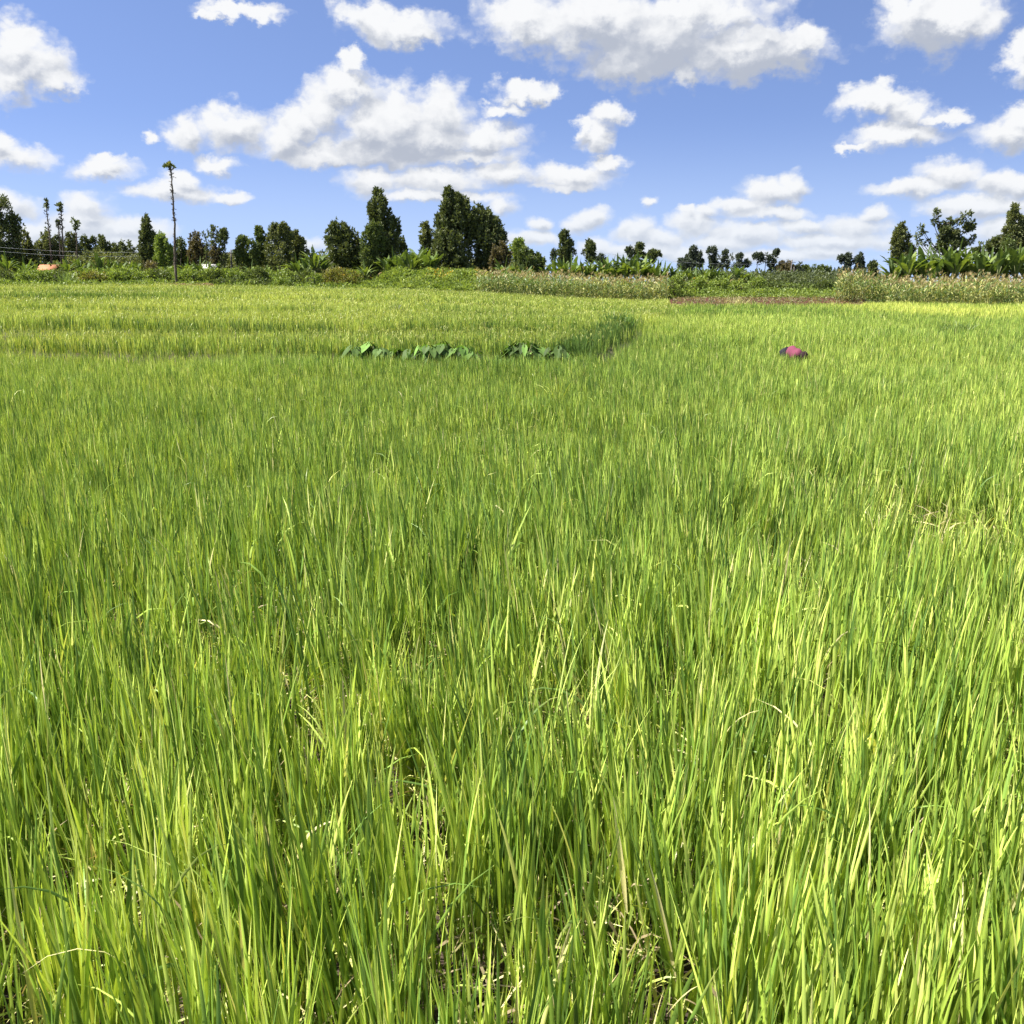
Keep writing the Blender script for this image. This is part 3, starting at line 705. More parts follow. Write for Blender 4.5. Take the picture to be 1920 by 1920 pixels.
# far trees on the open right hand skyline
FG = 'scattered trees on the far right skyline'
far = [
 ('low dark far tree at the left end of the skyline group behind short bananas', 175, 1286, [(1280, 500, 9, 9), (1290, 502, 8, 9)], 'far', 0.0),
 ('far tree with a ragged high crown, tallest of its clump left of the round head', 178, 1303, [(1299, 475, 7, 8), (1306, 485, 10, 8), (1292, 492, 7, 10), (1311, 492, 8, 10), (1302, 502, 12, 10)], 'far', 0.22),
 ('far tree with a tight round dark head on a thin stem', 178, 1334, [(1334, 477, 8, 8), (1336, 492, 5, 7), (1338, 503, 9, 9)], 'far', 0.0),
 ('far sparse tree with two small tufts right of the round head', 176, 1352, [(1347, 484, 4, 5), (1360, 480, 5, 6), (1356, 488, 3, 4), (1358, 500, 8, 11)], 'far', 0.2),
 ('far thin lollipop tree with a small oval head', 172, 1371, [(1371, 485, 4, 8)], 'far', 0.1),
 ('far tree with a small cup-shaped top and a leafy side limb', 170, 1390, [(1387, 484, 6, 4), (1387, 493, 3, 5), (1402, 497, 6, 5), (1386, 508, 11, 10)], 'far', 0.1),
 ('far flat headed tree on a bare thin stem, left of a pair', 172, 1423, [(1419, 483, 7, 4), (1427, 485, 5, 5), (1423, 492, 3, 4)], 'far', 0.15),
 ('far narrow headed tree on a bare thin stem, right of a pair', 172, 1434, [(1437, 480, 4, 5), (1433, 489, 3, 5)], 'far', 0.15),
 ('far ragged double tufted tree just left of the brownish round one', 172, 1449, [(1455, 478, 5, 6), (1446, 492, 7, 8), (1450, 504, 9, 10)], 'far', 0.2),
 ('round brownish green far tree left of the leaning bare pole', 165, 1472, [(1466, 508, 9, 9), (1478, 506, 9, 8), (1472, 516, 15, 9)], 'brown', 0.0),
 ('far shrub-like tree with a single thin upright head beside the bare pole', 165, 1494, [(1500, 496, 3.5, 6), (1492, 514, 9, 9), (1502, 517, 7, 8)], 'far', 0.05),
 ('far low feathery tree with tufted tops, left one of two', 168, 1514, [(1509, 506, 6, 4), (1514, 502, 3, 3), (1513, 516, 9, 8)], 'mid', 0.1),
 ('far low feathery tree with umbrella-like tops, right one of two', 168, 1538, [(1527, 501, 4, 2.5), (1539, 505, 6, 3.5), (1548, 511, 9, 6), (1536, 516, 12, 9), (1556, 518, 7, 5)], 'mid', 0.1),
 ('left one of two joined airy trees near the right maize', 150, 1584, [(1579, 489, 7, 5), (1590, 487, 6, 6), (1588, 500, 6, 9), (1582, 516, 12, 9)], 'far', 0.2),
 ('right one of two joined airy trees near the right maize', 150, 1608, [(1602, 490, 5, 7), (1611, 488, 6, 6), (1609, 503, 9, 10), (1615, 514, 7, 8)], 'far', 0.15),
 ('compact pointed far tree standing alone above the right maize', 140, 1636, [(1638, 496, 4, 5), (1636, 506, 7, 9), (1636, 517, 7, 7)], 'dark', 0.0),
]
for lb, d, bp, bl, pl, gp in far:
    tree(lb, 'tree', d, bp, bl, pl, 0.30 if gp == 0 else 0.27, 0.11, 0.5, gp, group=FG, trunk_r=0.13)
# right hand side
tree('leafy grey green upright tree left of the tree with separate leaf tufts', 'tree', 112, 1690, [(1688, 441, 9, 12), (1690, 458, 14, 14), (1696, 474, 18, 14), (1692, 492, 20, 12), (1670, 470, 6, 6), (1683, 455, 10, 12)], 'olive', 0.27, 0.11, 0.7)
tree('open tree whose separate dark leaf tufts stand on thin limbs', 'tree', 110, 1778, [(1729, 428, 5, 6), (1730, 436, 4, 4), (1720, 442, 5, 6), (1723, 454, 4, 5), (1740, 454, 5, 5), (1757, 398, 4, 6), (1755, 408, 4, 6), (1751, 417, 4, 4), (1764, 420, 5, 5), (1777, 413, 6, 5), (1784, 417, 5, 5), (1771, 424, 6, 4), (1797, 417, 4, 4), (1805, 404, 5, 6), (1811, 412, 6, 5), (1819, 399, 3, 2), (1824, 418, 5, 6), (1817, 428, 8, 4), (1812, 433, 6, 4), (1826, 446, 4, 5), (1820, 452, 4, 4), (1768, 440, 10, 10), (1784, 444, 12, 10), (1778, 462, 16, 12), (1800, 460, 8, 8), (1764, 462, 8, 10)], 'dark', 0.27, 0.13, 0.0, 0.0)
tree('dark low dome-shaped tree in front of the tall tree at the right edge', 'tree', 116, 1865, [(1862, 463, 12, 8), (1872, 462, 10, 9), (1866, 474, 18, 10)], 'dark', 0.28, 0.12, 0.3)
tree('small twiggy dark tree left of the low dome-shaped tree', 'tree', 116, 1838, [(1838, 459, 4, 4), (1832, 468, 6, 4), (1842, 466, 6, 5), (1838, 478, 10, 8)], 'dark', 0.25, 0.06, 0.4, 0.3)
tree('tall pale barked eucalyptus-like tree cut by the right edge', 'tree', 114, 1905, [(1901, 404, 8, 14), (1902, 424, 13, 16), (1896, 444, 16, 14), (1912, 446, 16, 20), (1890, 462, 9, 12), (1904, 470, 22, 14), (1930, 440, 16, 30)], 'olive', 0.27, 0.11, 0.2, 0.12)
tree('light green shrubby tree under the tall tree at the right edge', 'tree', 111, 1893, [(1892, 466, 10, 10), (1888, 480, 13, 10), (1902, 484, 12, 10)], 'mid', 0.27)

# ------------------------------------------------------------------ bare pole-like trees with a tuft at the top
def pole_tree(label, d, foot, mids, top, r0, r1, tuft, stub, foot_py, n_stub):
    rng = np.random.default_rng(int(foot))
    p0 = at(foot, foot_py, d); bz = soil1(p0.x, d) - 0.05
    root = empty('pole_tree', (p0.x, d, bz), label, 'tree', 'tall bare pole-like trees at left')
    P_ = [np.array([0, 0, 0.0])]
    for (a, b) in mids + [top]:
        q = at(a, b, d); P_.append(np.array([q.x - p0.x, 0, q.z - bz]))
    P_ = np.array(P_); t = np.linspace(0, 1, len(P_)); tt = np.linspace(0, 1, 26)
    path = np.stack([np.interp(tt, t, P_[:, i]) for i in range(3)], -1); path[1:-1, :2] += rng.normal(0, 0.025, (24, 2))
    rad = r0 + (r1 - r0) * tt ** 0.7
    tr = Acc(); tube(tr, path, rad, (0.8, 0.78, 0.75), 8, 0.12, rng); 
    for i in range(n_stub):
        u = rng.uniform(0.12, 0.97); c = np.array([np.interp(u, tt, path[:, j]) for j in range(3)])
        a = rng.uniform(0, 2 * pi); dr = np.array([cos(a), sin(a), rng.uniform(0.4, 1.2)]); dr /= np.linalg.norm(dr)
        tube(tr, np.array([c, c + dr * stub * rng.uniform(0.6, 1.2)]), [0.05, 0.02], (0.7, 0.7, 0.65), 4)
        cl = np.array([c + dr * stub * 0.9] * 3) + rng.normal(0, 0.04, (3, 3))
        leaves(tr, cl, np.tile(dr, (3, 1)), 0.16, 0.07, 3, 0.5, np.tile(np.array([0.6, 0.8, 0.4]), (3, 1)), rng)
    tr.build('trunk', M_BARK, root)
    cr = Acc()
    for (a, b, rx, ry, pl) in tuft:
        q = at(a, b, d)
        cluster(cr, (q.x - p0.x, 0, q.z - bz, M(rx, d), M(rx, d), M(ry, d)), pl, rng, 0.24, 0.14, 0.5)
        e = np.array([q.x - p0.x, 0, q.z - bz])
    cr.build('crown', M_LEAF, root)
    return root
pole_tree('very tall bare trunk with a small umbrella-like tuft, the highest thing on the skyline', 111, 330, [(328, 480), (327, 420), (324, 370), (322, 335)], (320, 314), 0.15, 0.05,
          [(317, 309, 6.5, 3.2, 'yellow'), (313, 312, 4, 2.6, 'mid'), (321, 312, 4.5, 2.6, 'mid')], 0.15, 533, 60)
pole_tree('leftmost and leaning one of the stubby bare pole trees', 120, 97, [(93, 440), (89, 405)], (86, 378), 0.10, 0.04, [(86, 379, 3, 4, 'dark'), (87, 388, 2.5, 3, 'dark')], 0.16, 510, 34)
pole_tree('tall stubby pole tree with two little shoots at the top, third from the left edge', 120, 118, [(117, 430), (115, 405)], (112, 386), 0.11, 0.04, [(110, 385, 2.6, 2.5, 'dark'), (114, 384, 1.8, 2.5, 'dark'), (114, 394, 3, 2.5, 'dark')], 0.16, 510, 36)
pole_tree('shorter stubby pole tree with a ragged head beside the taller one', 120, 113, [(112, 450), (110, 430)], (108, 416), 0.08, 0.05, [(108, 416, 3.5, 2.6, 'dark'), (109, 424, 3.4, 4, 'dark')], 0.16, 508, 16)
pole_tree('thin pole tree with a cup-shaped green leafy head', 119, 145, [(144, 460), (143, 440)], (142, 422), 0.09, 0.05, [(137, 415, 3, 4.5, 'mid'), (146, 418, 3.6, 3, 'mid'), (142, 424, 4, 3.5, 'mid'), (143, 430, 2.2, 3, 'dark')], 0.2, 508, 8)

# ------------------------------------------------------------------ bananas
def banana_proto(seed, name='banana_plant', n=10, up=1.0, loc=(0, 0, 0)):
    rng = np.random.default_rng(seed)
    root = empty(name, loc, 'banana plant', 'banana plant')
    st, lv = Acc(), Acc()
    h = 1.5 + rng.uniform(-0.15, 0.25)
    tube(st, [(0, 0, 0), (0.02, 0, h * 0.5), (0.0, 0.03, h)], [0.15, 0.12, 0.07], (1, 1, 1), 8)
    for i in range(n):
        a = i * 2.4 + rng.uniform(-0.4, 0.4)
        dead = i >= n - 2
        el0 = radians(rng.uniform(55, 88)) * up if not dead else radians(20)
        if i == 0: el0 = radians(86)
        L = rng.uniform(1.7, 2.4) * (0.8 if dead else 1); droop = rng.uniform(0.3, 1.5) if i else 0.12
        if dead: droop = 2.0
        wid = rng.uniform(0.36, 0.50) * (0.6 if dead or i == 0 else 1)
        m = 10; t = np.linspace(0, 1, m + 1); e = el0 - droop * t ** 1.6
        x = np.concatenate([[0], np.cumsum(np.cos(e[:-1]) * L / m)]); z = np.concatenate([[0], np.cumsum(np.sin(e[:-1]) * L / m)])
        ca, sa = cos(a), sin(a); o = np.array([0.04 * ca, 0.04 * sa, h - 0.1 * rng.uniform(0, 2)])
        mid = np.stack([o[0] + x * ca, o[1] + x * sa, o[2] + z], -1)
        tube(st, mid[:5:2], [0.04, 0.03, 0.02], (1.1, 1.2, 0.9), 5)
        side = np.array([-sa, ca, 0.0]); nr = np.stack([-np.sin(e) * ca, -np.sin(e) * sa, np.cos(e)], -1)
        prof = np.where(t < 0.18, 0.0, np.sin(np.clip((t - 0.16) / 0.84, 0, 1) ** 0.75 * pi) ** 0.6) * wid / 2
        fold = rng.uniform(-0.2, 0.7)
        base = np.array([0.105, 0.155, 0.045]) * rng.uniform(0.7, 1.4) if not dead else np.array([0.24, 0.17, 0.08])
        if rng.uniform() < 0.3 and not dead: base = np.array([0.19, 0.25, 0.06])
        for sgn in (-1, 1):
            # lamina cut into strips where the wind has torn it
            for j in range(1, m):
                tear = rng.uniform(0, 0.12) * (rng.uniform() < 0.5)
                p = [mid[j], mid[j + 1]]
                q = []
                for jj, s_ in ((j, 1), (j + 1, -1)):
                    wv = (side * sgn * cos(fold) + nr[jj] * sin(fold) + 0.0) * prof[jj]
                    q.append(mid[jj] + wv + (mid[j + 1] - mid[j]) * tear * s_ + np.array([0, 0, -0.25 * prof[jj] * tear * 8]))
                c_ = base * rng.uniform(0.85, 1.15)
                lv.add([p[0], p[1], q[1], q[0]], [[0, 1, 2, 3]], c_)
    st.build('stem', M_STEM, root, smooth=True)
    lv.build('leaves', M_BROAD, root)
    return root
BP = []
def banana(i, px, top, d, label, group):
    """A banana plant whose leaf tips reach the pixel row top."""
    global BP
    p = at(px, top, d); z0 = soil1(p.x, d); s = max(0.55, (p.z - z0) / 3.45)
    rng = random.Random(int(px * 7 + d))
    k = i % 6
    if len(BP) < 6:
        r = banana_proto(40 + len(BP), n=(12, 14, 13, 15, 12, 14)[len(BP)], up=(1, .85, 1.0, .8, .95, .9)[len(BP)]); BP.append(r)
        r.location = (p.x, d, z0); r.scale = (s, s, s); r.rotation_euler = (0, 0, rng.uniform(0, 6.28)); r['label'] = label; r['group'] = group
        return r
    return copy_thing(BP[k], (p.x, d, z0), rng.uniform(0, 6.28), s, label, group)
ordn = ['first', 'second', 'third', 'fourth', 'fifth', 'sixth', 'seventh', 'eighth', 'ninth', 'tenth', 'eleventh', 'twelfth', 'thirteenth', 'fourteenth', 'fifteenth', 'sixteenth',
        'seventeenth', 'eighteenth', 'nineteenth', 'twentieth', 'twenty-first', 'twenty-second', 'twenty-third', 'twenty-fourth']
nb = 0
def row(items, where, group):
    global nb
    for i, (px, top, d) in enumerate(items):
        banana(nb, px, top, d, f'{ordn[i]} banana plant from the left {where}', group); nb += 1
row([(-12, 478, 118), (10, 476, 117), (26, 480, 119), (44, 484, 117), (62, 488, 118), (80, 487, 122), (104, 490, 118), (124, 484, 117), (146, 482, 119), (162, 490, 117), (184, 471, 117), (204, 482, 118), (222, 488, 117), (240, 488, 118), (256, 490, 119)],
    'in the row under the dark trees at far left', 'bananas at the far left')
row([(350, 484, 118), (372, 481, 116), (386, 490, 117), (402, 492, 118), (470, 492, 117), (500, 496, 117)], 'between the very tall pole and the olive trees', 'bananas left of centre')
row([(556, 478, 117), (574, 476, 116), (590, 462, 115), (604, 482, 116)], 'left of the round dark tree', 'bananas beside the round tree')
row([(684, 492, 113), (724, 478, 114), (738, 468, 115), (754, 466, 114), (768, 472, 113), (782, 462, 115), (798, 466, 114), (812, 470, 114)], 'between the flame-shaped and the biggest tree', 'bananas in the centre')
row([(946, 484, 112), (962, 492, 112), (984, 494, 111), (1022, 492, 114)], 'under the spiky green tree by the dark pair', 'bananas by the dark pair')
row([(1042, 486, 113), (1056, 483, 114), (1070, 480, 113), (1084, 484, 115), (1098, 486, 113), (1112, 490, 114), (1124, 492, 113), (1136, 480, 114), (1148, 484, 113), (1160, 476, 115), (1172, 480, 113), (1184, 476, 114), (1196, 480, 113), (1208, 478, 115), (1220, 484, 114), (1232, 488, 113), (1246, 492, 114), (1262, 498, 114)],
    'in the row behind the middle maize', 'bananas behind the middle maize')
row([(1278, 500, 116), (1294, 502, 115), (1308, 500, 116), (1320, 494, 115), (1334, 500, 116), (1346, 502, 115), (1362, 506, 116), (1382, 496, 114), (1392, 500, 115), (1408, 508, 116)], 'in the short row right of the middle maize', 'bananas right of the middle maize')
row([(1678, 484, 101), (1692, 474, 102), (1706, 468, 101), (1722, 470, 103), (1738, 462, 102), (1752, 466, 101), (1768, 460, 103), (1782, 462, 102), (1796, 458, 101), (1812, 466, 103), (1828, 468, 102), (1844, 460, 101), (1860, 468, 102), (1876, 464, 101), (1892, 470, 102), (1912, 458, 101), (1930, 464, 102)],
    'in the tall row behind the right maize', 'bananas behind the right maize')

# ------------------------------------------------------------------ bushes of the hedge band
def bush(label, px, top, halfw, d, pal, leaf=0.2, group=None, flow=None, name='bush', lumps=4, cat='bush', deep=None, dens=0.07):
    rng = np.random.default_rng(int(px * 3 + top))
    p = at(px, top, d); z0 = soil1(p.x, d)
    h = max(0.4, p.z - z0); w = M(halfw, d); dy = deep or min(w, 2.2)
    root = empty(name, (p.x, d, z0), label, cat, group)
    a = Acc()
    cluster(a, (0, 0, h * 0.42, w * 0.9, dy * 0.85, h * 0.52), pal, rng, leaf, dens, 0.6, 6, 0, flow)
    for i in range(lumps):
        x = rng.uniform(-0.85, 0.85) * w; r = rng.uniform(0.28, 0.5) * min(w, h * 1.5)
        zt = h * (1 - 0.35 * (x / w) ** 2) - r * 0.8
        cluster(a, (x, rng.uniform(-0.6, 0.3) * dy, max(zt, 0.2), r * 1.15, r, r * 0.9), pal, rng, leaf, dens, 0.6, 6, 0, flow)
    s = Acc()
    for i in range(5):
        e = np.array([rng.uniform(-0.6, 0.6) * w, rng.uniform(-0.4, 0.4) * dy, h * 0.75])
        tube(s, np.array([[e[0] * 0.2, 0, -0.05], e * 0.6, e]), [0.05, 0.035, 0.015], (0.8, 0.8, 0.8), 5)
    s.build('stems', M_BARK, root); a.build('foliage', M_BUSH, root)
    return root
HG = 'bushes of the hedge band'
Bs = [
 ('dark bush cut by the left edge at the field border', 6, 504, 22, 112, 'mid', 4),
 ('light green rounded bush, second from the left edge', 42, 506, 20, 111, 'bright', 4),
 ('low pale bush between the second bush and the arching grass tuft', 78, 508, 18, 111, 'bright', 4),
 ('leafy green bush just left of the arching grass tuft', 108, 503, 16, 112, 'mid', 4),
 ('yellowish bush above the pale stone', 172, 508, 24, 113, 'yellow', 5),
 ('low yellow-green bush right of the one above the pale stone', 212, 507, 22, 114, 'lime', 4),
 ('mid green hedge bush between the pale stone and the very tall pole', 250, 505, 24, 114, 'bright', 5),
 ('brownish twiggy bush left of the foot of the very tall pole', 283, 490, 20, 116, 'brown', 4),
 ('green hedge bush touching the foot of the very tall pole from the left', 300, 502, 20, 114, 'mid', 5),
 ('green hedge bush right of the very tall pole behind the rubble', 352, 503, 24, 114, 'bright', 5),
 ('dark green hedge bush behind the right end of the rubble', 396, 502, 24, 114, 'mid', 5),
 ('hedge bush under the two column-like trees', 436, 503, 24, 114, 'bright', 5),
 ('broad dark low bush in front of the hedge, left one', 428, 521, 30, 109, 'mid', 5),
 ('hedge bush under the spreading feathery tree', 480, 503, 26, 114, 'mid', 5),
 ('broad dark low bush in front of the hedge, right one', 484, 524, 30, 109, 'mid', 5),
 ('yellow-green hedge bush under the broad olive tree', 524, 502, 26, 114, 'bright', 5),
 ('grassy low bush between the dark low bushes and the round clipped bush', 532, 521, 26, 109, 'bright', 5),
 ('dark hollow bush left of the round clipped-looking bush', 570, 504, 24, 113, 'mid', 5),
 ('loose upright green bush leaning on the round clipped-looking bush', 588, 512, 14, 110, 'bright', 4),
 ('round clipped-looking bush with dark underside', 636, 503, 38, 111, 'yellow', 4),
 ('small dark leafy bush at the left end of the middle maize', 868, 536, 20, 99, 'bright', 3),
 ('yellow-green bush at the right end of the middle maize', 1270, 516, 22, 104, 'bright', 5),
 ('green bush with a dark hollow, first over the red soil', 1308, 519, 24, 110, 'lime', 5),
 ('darker bush, second over the red soil strip', 1350, 521, 22, 111, 'bright', 5),
 ('small yellow-green bush, third over the red soil strip', 1386, 524, 18, 110, 'lime', 4),
 ('rounded tall bush with dark side right of the pale dry tuft', 1420, 521, 20, 111, 'bright', 5),
 ('low wide bush right of the rounded tall bush', 1462, 527, 26, 112, 'mid', 5),
 ('low dark bush under the feathery far trees', 1508, 528, 24, 112, 'mid', 5),
 ('last low bush before the right maize', 1548, 527, 20, 111, 'mid', 5),
]
for lb, px, tp, hw, d, pl, lm in Bs:
    bush(lb, px, tp, hw, d, pl, group=HG, lumps=lm, flow=(0.02, (0.45, 0.30, 0.06)) if pl in ('yellow', 'lime') else None)
# the long creeping mound in the middle
def vine_mound():
    a = Acc(); rng = np.random.default_rng(5)
    n = 9000
    d = rng.uniform(104.5, 117, n); px = rng.uniform(655, 962, n) + (d - 104.5) * 1.0
    X_ = px * 0 + (px - 960) / F / 1.026 * d
    u = (px - 655) / 315
    prof = np.clip(np.minimum(ss(-0.02, 0.34, u), 1 - 0.85 * ss(0.72, 1.0, u)), 0, 1)
    h = (0.25 + 1.75 * ss(104.5, 113.5, d)) * prof + 0.55 * vnoise(X_, d, 1.5, 4) + 0.16 * vnoise(X_, d, 0.5, 6)
    c = np.stack([X_, d, soil(X_, d) + h], -1)
    t = np.clip(vnoise(X_, d, 1.0, 9) * 0.6 + rng.uniform(-0.1, 0.5, n), 0, 1)[:, None]
    col = np.array(PAL['bright'][0]) * (1 - t) + np.array(PAL['lime'][1]) * t
    fl = (rng.uniform(0, 1, n) < 0.10) & (h > 1.5) & (((px > 800) & (px < 850)) | ((px > 890) & (px < 925)))
    col = np.where(fl[:, None], np.array([0.62, 0.42, 0.06]), col)
    leaves(a, c, unit(np.stack([rng.normal(0, .4, n), rng.normal(-0.3, .4, n), np.ones(n)], -1)), 0.24, 0.14, 7, 0.7, col, rng)
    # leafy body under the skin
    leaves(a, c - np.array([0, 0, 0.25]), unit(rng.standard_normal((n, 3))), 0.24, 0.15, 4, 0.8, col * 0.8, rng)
    tag(a.build('creeping_vines', M_BUSH), 'long mound of bright green creeping vines with orange flowers left of the maize', 'vines', kind='stuff')
vine_mound()

# green cover behind the middle maize, low weeds along the whole border
def cover(name, label, px0, px1, d0, d1, n, hgt, pal, leaf, cat, seed, top_only=False):
    a = Acc(); rng = np.random.default_rng(seed)
    d = rng.uniform(d0, d1, n); px = rng.uniform(px0, px1, n); X_ = (px - 960) / F / 1.026 * d
    h = hgt * (0.4 + 0.6 * vnoise(X_, d, 1.6, seed)) * rng.uniform(0.3, 1.0, n)
    c = np.stack([X_, d, soil(X_, d) + h], -1)
    t = np.clip(vnoise(X_, d, 1.0, 9 + seed) * 0.6 + rng.uniform(-0.1, 0.5, n), 0, 1)[:, None]
    col = np.array(pal[0]) * (1 - t) + np.array(pal[1]) * t
    leaves(a, c, unit(np.stack([rng.normal(0, .4, n), rng.normal(-0.3, .4, n), np.ones(n)], -1)), leaf, leaf * 0.5, 5, 0.7, col, rng)
    tag(a.build(name, M_BUSH), label, cat, kind='stuff')
cover('ground_cover', 'low weedy green growth along the field border and under the bananas', -60, 2000, 107, 128, 26000, 1.0, PAL['bright'], 0.26, 'weeds', 21)
cover('leafy_vegetables', 'pale bluish green leafy vegetables in a low bed before the vine mound', 552, 905, 99.5, 106.5, 5200, 0.5, [(0.12, 0.19, 0.07), (0.30, 0.38, 0.17)], 0.22, 'vegetables', 22)
cover('undergrowth', 'thick green undergrowth between the hedge bushes and the banana plants on the left', -60, 690, 113.5, 119, 15000, 2.3, PAL['bright'], 0.26, 'undergrowth', 31)
cover('far_undergrowth', 'green undergrowth behind the bushes of the open skyline on the right', 1250, 1680, 113, 120, 7000, 1.1, PAL['bright'], 0.26, 'undergrowth', 32)
cover('thicket', 'mass of shrubs and low trees filling the background between the single trees', -80, 1020, 123, 134, 30000, 4.6, PAL['olive'], 0.30, 'shrubs', 33)
cover('far_shrubs', 'irregular far shrubs filling the skyline between the scattered far trees on the right', 1255, 1690, 138, 165, 9000, 2.9, [(0.075, 0.10, 0.05), (0.17, 0.20, 0.09)], 0.32, 'shrubs', 34)
cover('border_weeds', 'rough green weeds at the foot of the hedge band on the left', -40, 560, 107.5, 112.5, 6000, 0.6, PAL['lime'], 0.24, 'weeds', 23)
cover('tall_weeds', 'green weeds behind the middle maize below the bananas', 940, 1290, 108, 112.5, 6000, 1.8, PAL['bright'], 0.24, 'weeds', 24)
cover('strip_weeds', 'sparse pale seedlings on the red soil strip', 1262, 1620, 80, 103, 2600, 0.25, [(0.12, 0.15, 0.05), (0.40, 0.34, 0.19)], 0.15, 'seedlings', 25)
cover('bean_row', 'low dull green plants between the red soil strip and the bushes', 1262, 1640, 103.5, 108, 2600, 0.4, PAL['bright'], 0.2, 'plants', 26)
cover('rubble_litter', 'pinkish brown dry leaves and rubble heaped around the foot of the very tall pole', 288, 402, 107, 110.5, 4200, 0.75, [(0.20, 0.13, 0.09), (0.50, 0.38, 0.28)], 0.16, 'dry litter', 27)
cover('dry_verge', 'thin brownish weeds beside the pale stone', 150, 292, 107, 110, 1800, 0.5, [(0.20, 0.17, 0.07), (0.40, 0.33, 0.15)], 0.2, 'dry weeds', 28)

def blade_tuft(label, px, py, d, hgt, n, col, spread, w=0.035, name='grass_tuft', group=None):
    rng = np.random.default_rng(int(px)); p = at(px, py, d); z0 = soil1(p.x, d)
    a = Acc()
    ribbons(a, np.stack([rng.normal(0, spread * 0.3, n), rng.normal(0, spread * 0.3, n), np.zeros(n)], -1), hgt * rng.uniform(0.6, 1.1, n), np.full(n, w), rng.uniform(0, 2 * pi, n), np.abs(rng.normal(0.15, 0.15, n)), rng.uniform(0.1, 1.4, n), rng.normal(0, 0.7, n),
            np.array(col) * (1 + 0.2 * rng.standard_normal((n, 1))), 5, False)
    o = a.build(name, M_RICE); o.location = (p.x, d, z0)
    return tag(o, label, 'grass tuft', group)
blade_tuft('arching pale green grass tuft at the field border, left of the pale stone', 127, 525, 110, 2.0, 140, (0.22, 0.30, 0.09), 1.4, 0.06)
blade_tuft('pale dry yellow grass tuft standing on the red soil strip', 1385, 560, 81, 1.3, 120, (0.50, 0.46, 0.22), 1.3, 0.04)
blade_tuft('dark leafy weed clump in the far left rice near the hedge band', 110, 552, 80, 1.0, 90, (0.10, 0.14, 0.04), 0.8, 0.06)
blade_tuft('second small dark weed clump in the far left rice', 172, 557, 76, 0.8, 60, (0.12, 0.16, 0.05), 0.8, 0.05)
blade_tuft('tall dark green weed standing above the rice in the centre terraces', 805, 585, 50, 1.0, 70, (0.12, 0.19, 0.04), 0.3, 0.03)
blade_tuft('dark spreading weed clump left of the tall dark weed in the terraces', 742, 588, 49, 0.85, 90, (0.10, 0.13, 0.06), 0.7, 0.03)
blade_tuft('tall dark grass clump at the corner where the terrace ends by the right paddy', 1158, 622, 39, 1.15, 240, (0.11, 0.20, 0.035), 0.9, 0.025)
blade_tuft('dense green weed clump on the bund in the right paddy', 1795, 620, 40.5, 0.9, 160, (0.13, 0.20, 0.05), 1.0, 0.025)
blade_tuft('yellowish single rice clump rising in the low paddy below the large taro', 1048, 712, 18, 1.0, 26, (0.42, 0.48, 0.10), 0.12, 0.018)

# ------------------------------------------------------------------ maize
def maize(label, px0, px1, d0, d1, seed, cut=0.0):
    rng = np.random.default_rng(seed); st, = (Acc(),)
    xs_ = []
    d = d0
    while d < d1:
        x0, x1 = (px0 - 960) / F / 1.026 * d, (px1 - 960) / F / 1.026 * d
        n = int((x1 - x0) / 0.34)
        xs_ += [(x0 + (x1 - x0) * (k + rng.uniform(0, 1)) / n, d + rng.normal(0, 0.12)) for k in range(n)]
        d += 0.75
    xy = np.array(xs_); n = len(xy); z = soil(xy[:, 0], xy[:, 1])
    H = 2.25 * (1 + 0.12 * rng.standard_normal(n)) * (0.84 + 0.32 * vnoise(xy[:, 0], xy[:, 1], 3, 4))
    base = np.stack([xy[:, 0], xy[:, 1], z], -1)
    one = np.ones(n); az_ = rng.uniform(0, 2 * pi, n)
    ribbons(st, base, H, 0.05 * one, az_, 0.02 * one, 0.05 * one, 0 * one, np.tile([0.24, 0.26, 0.09], (n, 1)), 2, False)
    ribbons(st, base, H, 0.05 * one, az_ + 1.57, 0.02 * one, 0.05 * one, 0 * one, np.tile([0.24, 0.26, 0.09], (n, 1)), 2, False)
    yel = ss(0.35, 0.75, vnoise(xy[:, 0], xy[:, 1], 4.0, seed))[:, None]
    for k in range(12):
        hz = 0.12 + 0.068 * k
        b = base + np.array([0, 0, 1]) * (H * hz)[:, None]
        dryk = rng.uniform(0, 1, (n, 1)) < 0.30 - 0.02 * k + 0.3 * yel
        cg = np.array([0.13, 0.20, 0.05]); cy = np.array([0.44, 0.44, 0.16])
        col = np.where(dryk, cy, cg) * (1 + 0.22 * rng.standard_normal((n, 1)))
        ribbons(st, b, rng.uniform(0.45, 0.8, n), rng.uniform(0.06, 0.095, n), az_ + k * pi + rng.normal(0, 0.5, n), rng.uniform(0.4, 0.8, n), rng.uniform(0.9, 2.2, n), rng.normal(0, 0.4, n), np.clip(col, 0.02, 0.8), 4, False)
    for k in range(7):
        b = base + np.array([0, 0, 1]) * (H * 0.97)[:, None]
        col = np.array([0.42, 0.34, 0.17]) * (1 + 0.15 * rng.standard_normal((n, 1)))
        ribbons(st, b, rng.uniform(0.26, 0.42, n), 0.035 * one, rng.uniform(0, 2 * pi, n), rng.uniform(0.0, 0.6, n), rng.uniform(0, 0.8, n), rng.normal(0, 0.6, n), np.clip(col, 0.02, 0.8), 3, False)
    tag(st.build('maize_crop', M_RICE), label, 'maize', kind='stuff')
maize('ripening maize with pinkish tassels in a block at the centre', 893, 1252, 98.5, 108, 61)
maize('ripening maize with pinkish tassels filling the right edge of the field', 1665, 1990, 86, 98, 62)
maize('yellowing maize at the near left corner of the right maize field', 1570, 1672, 91, 98, 63)

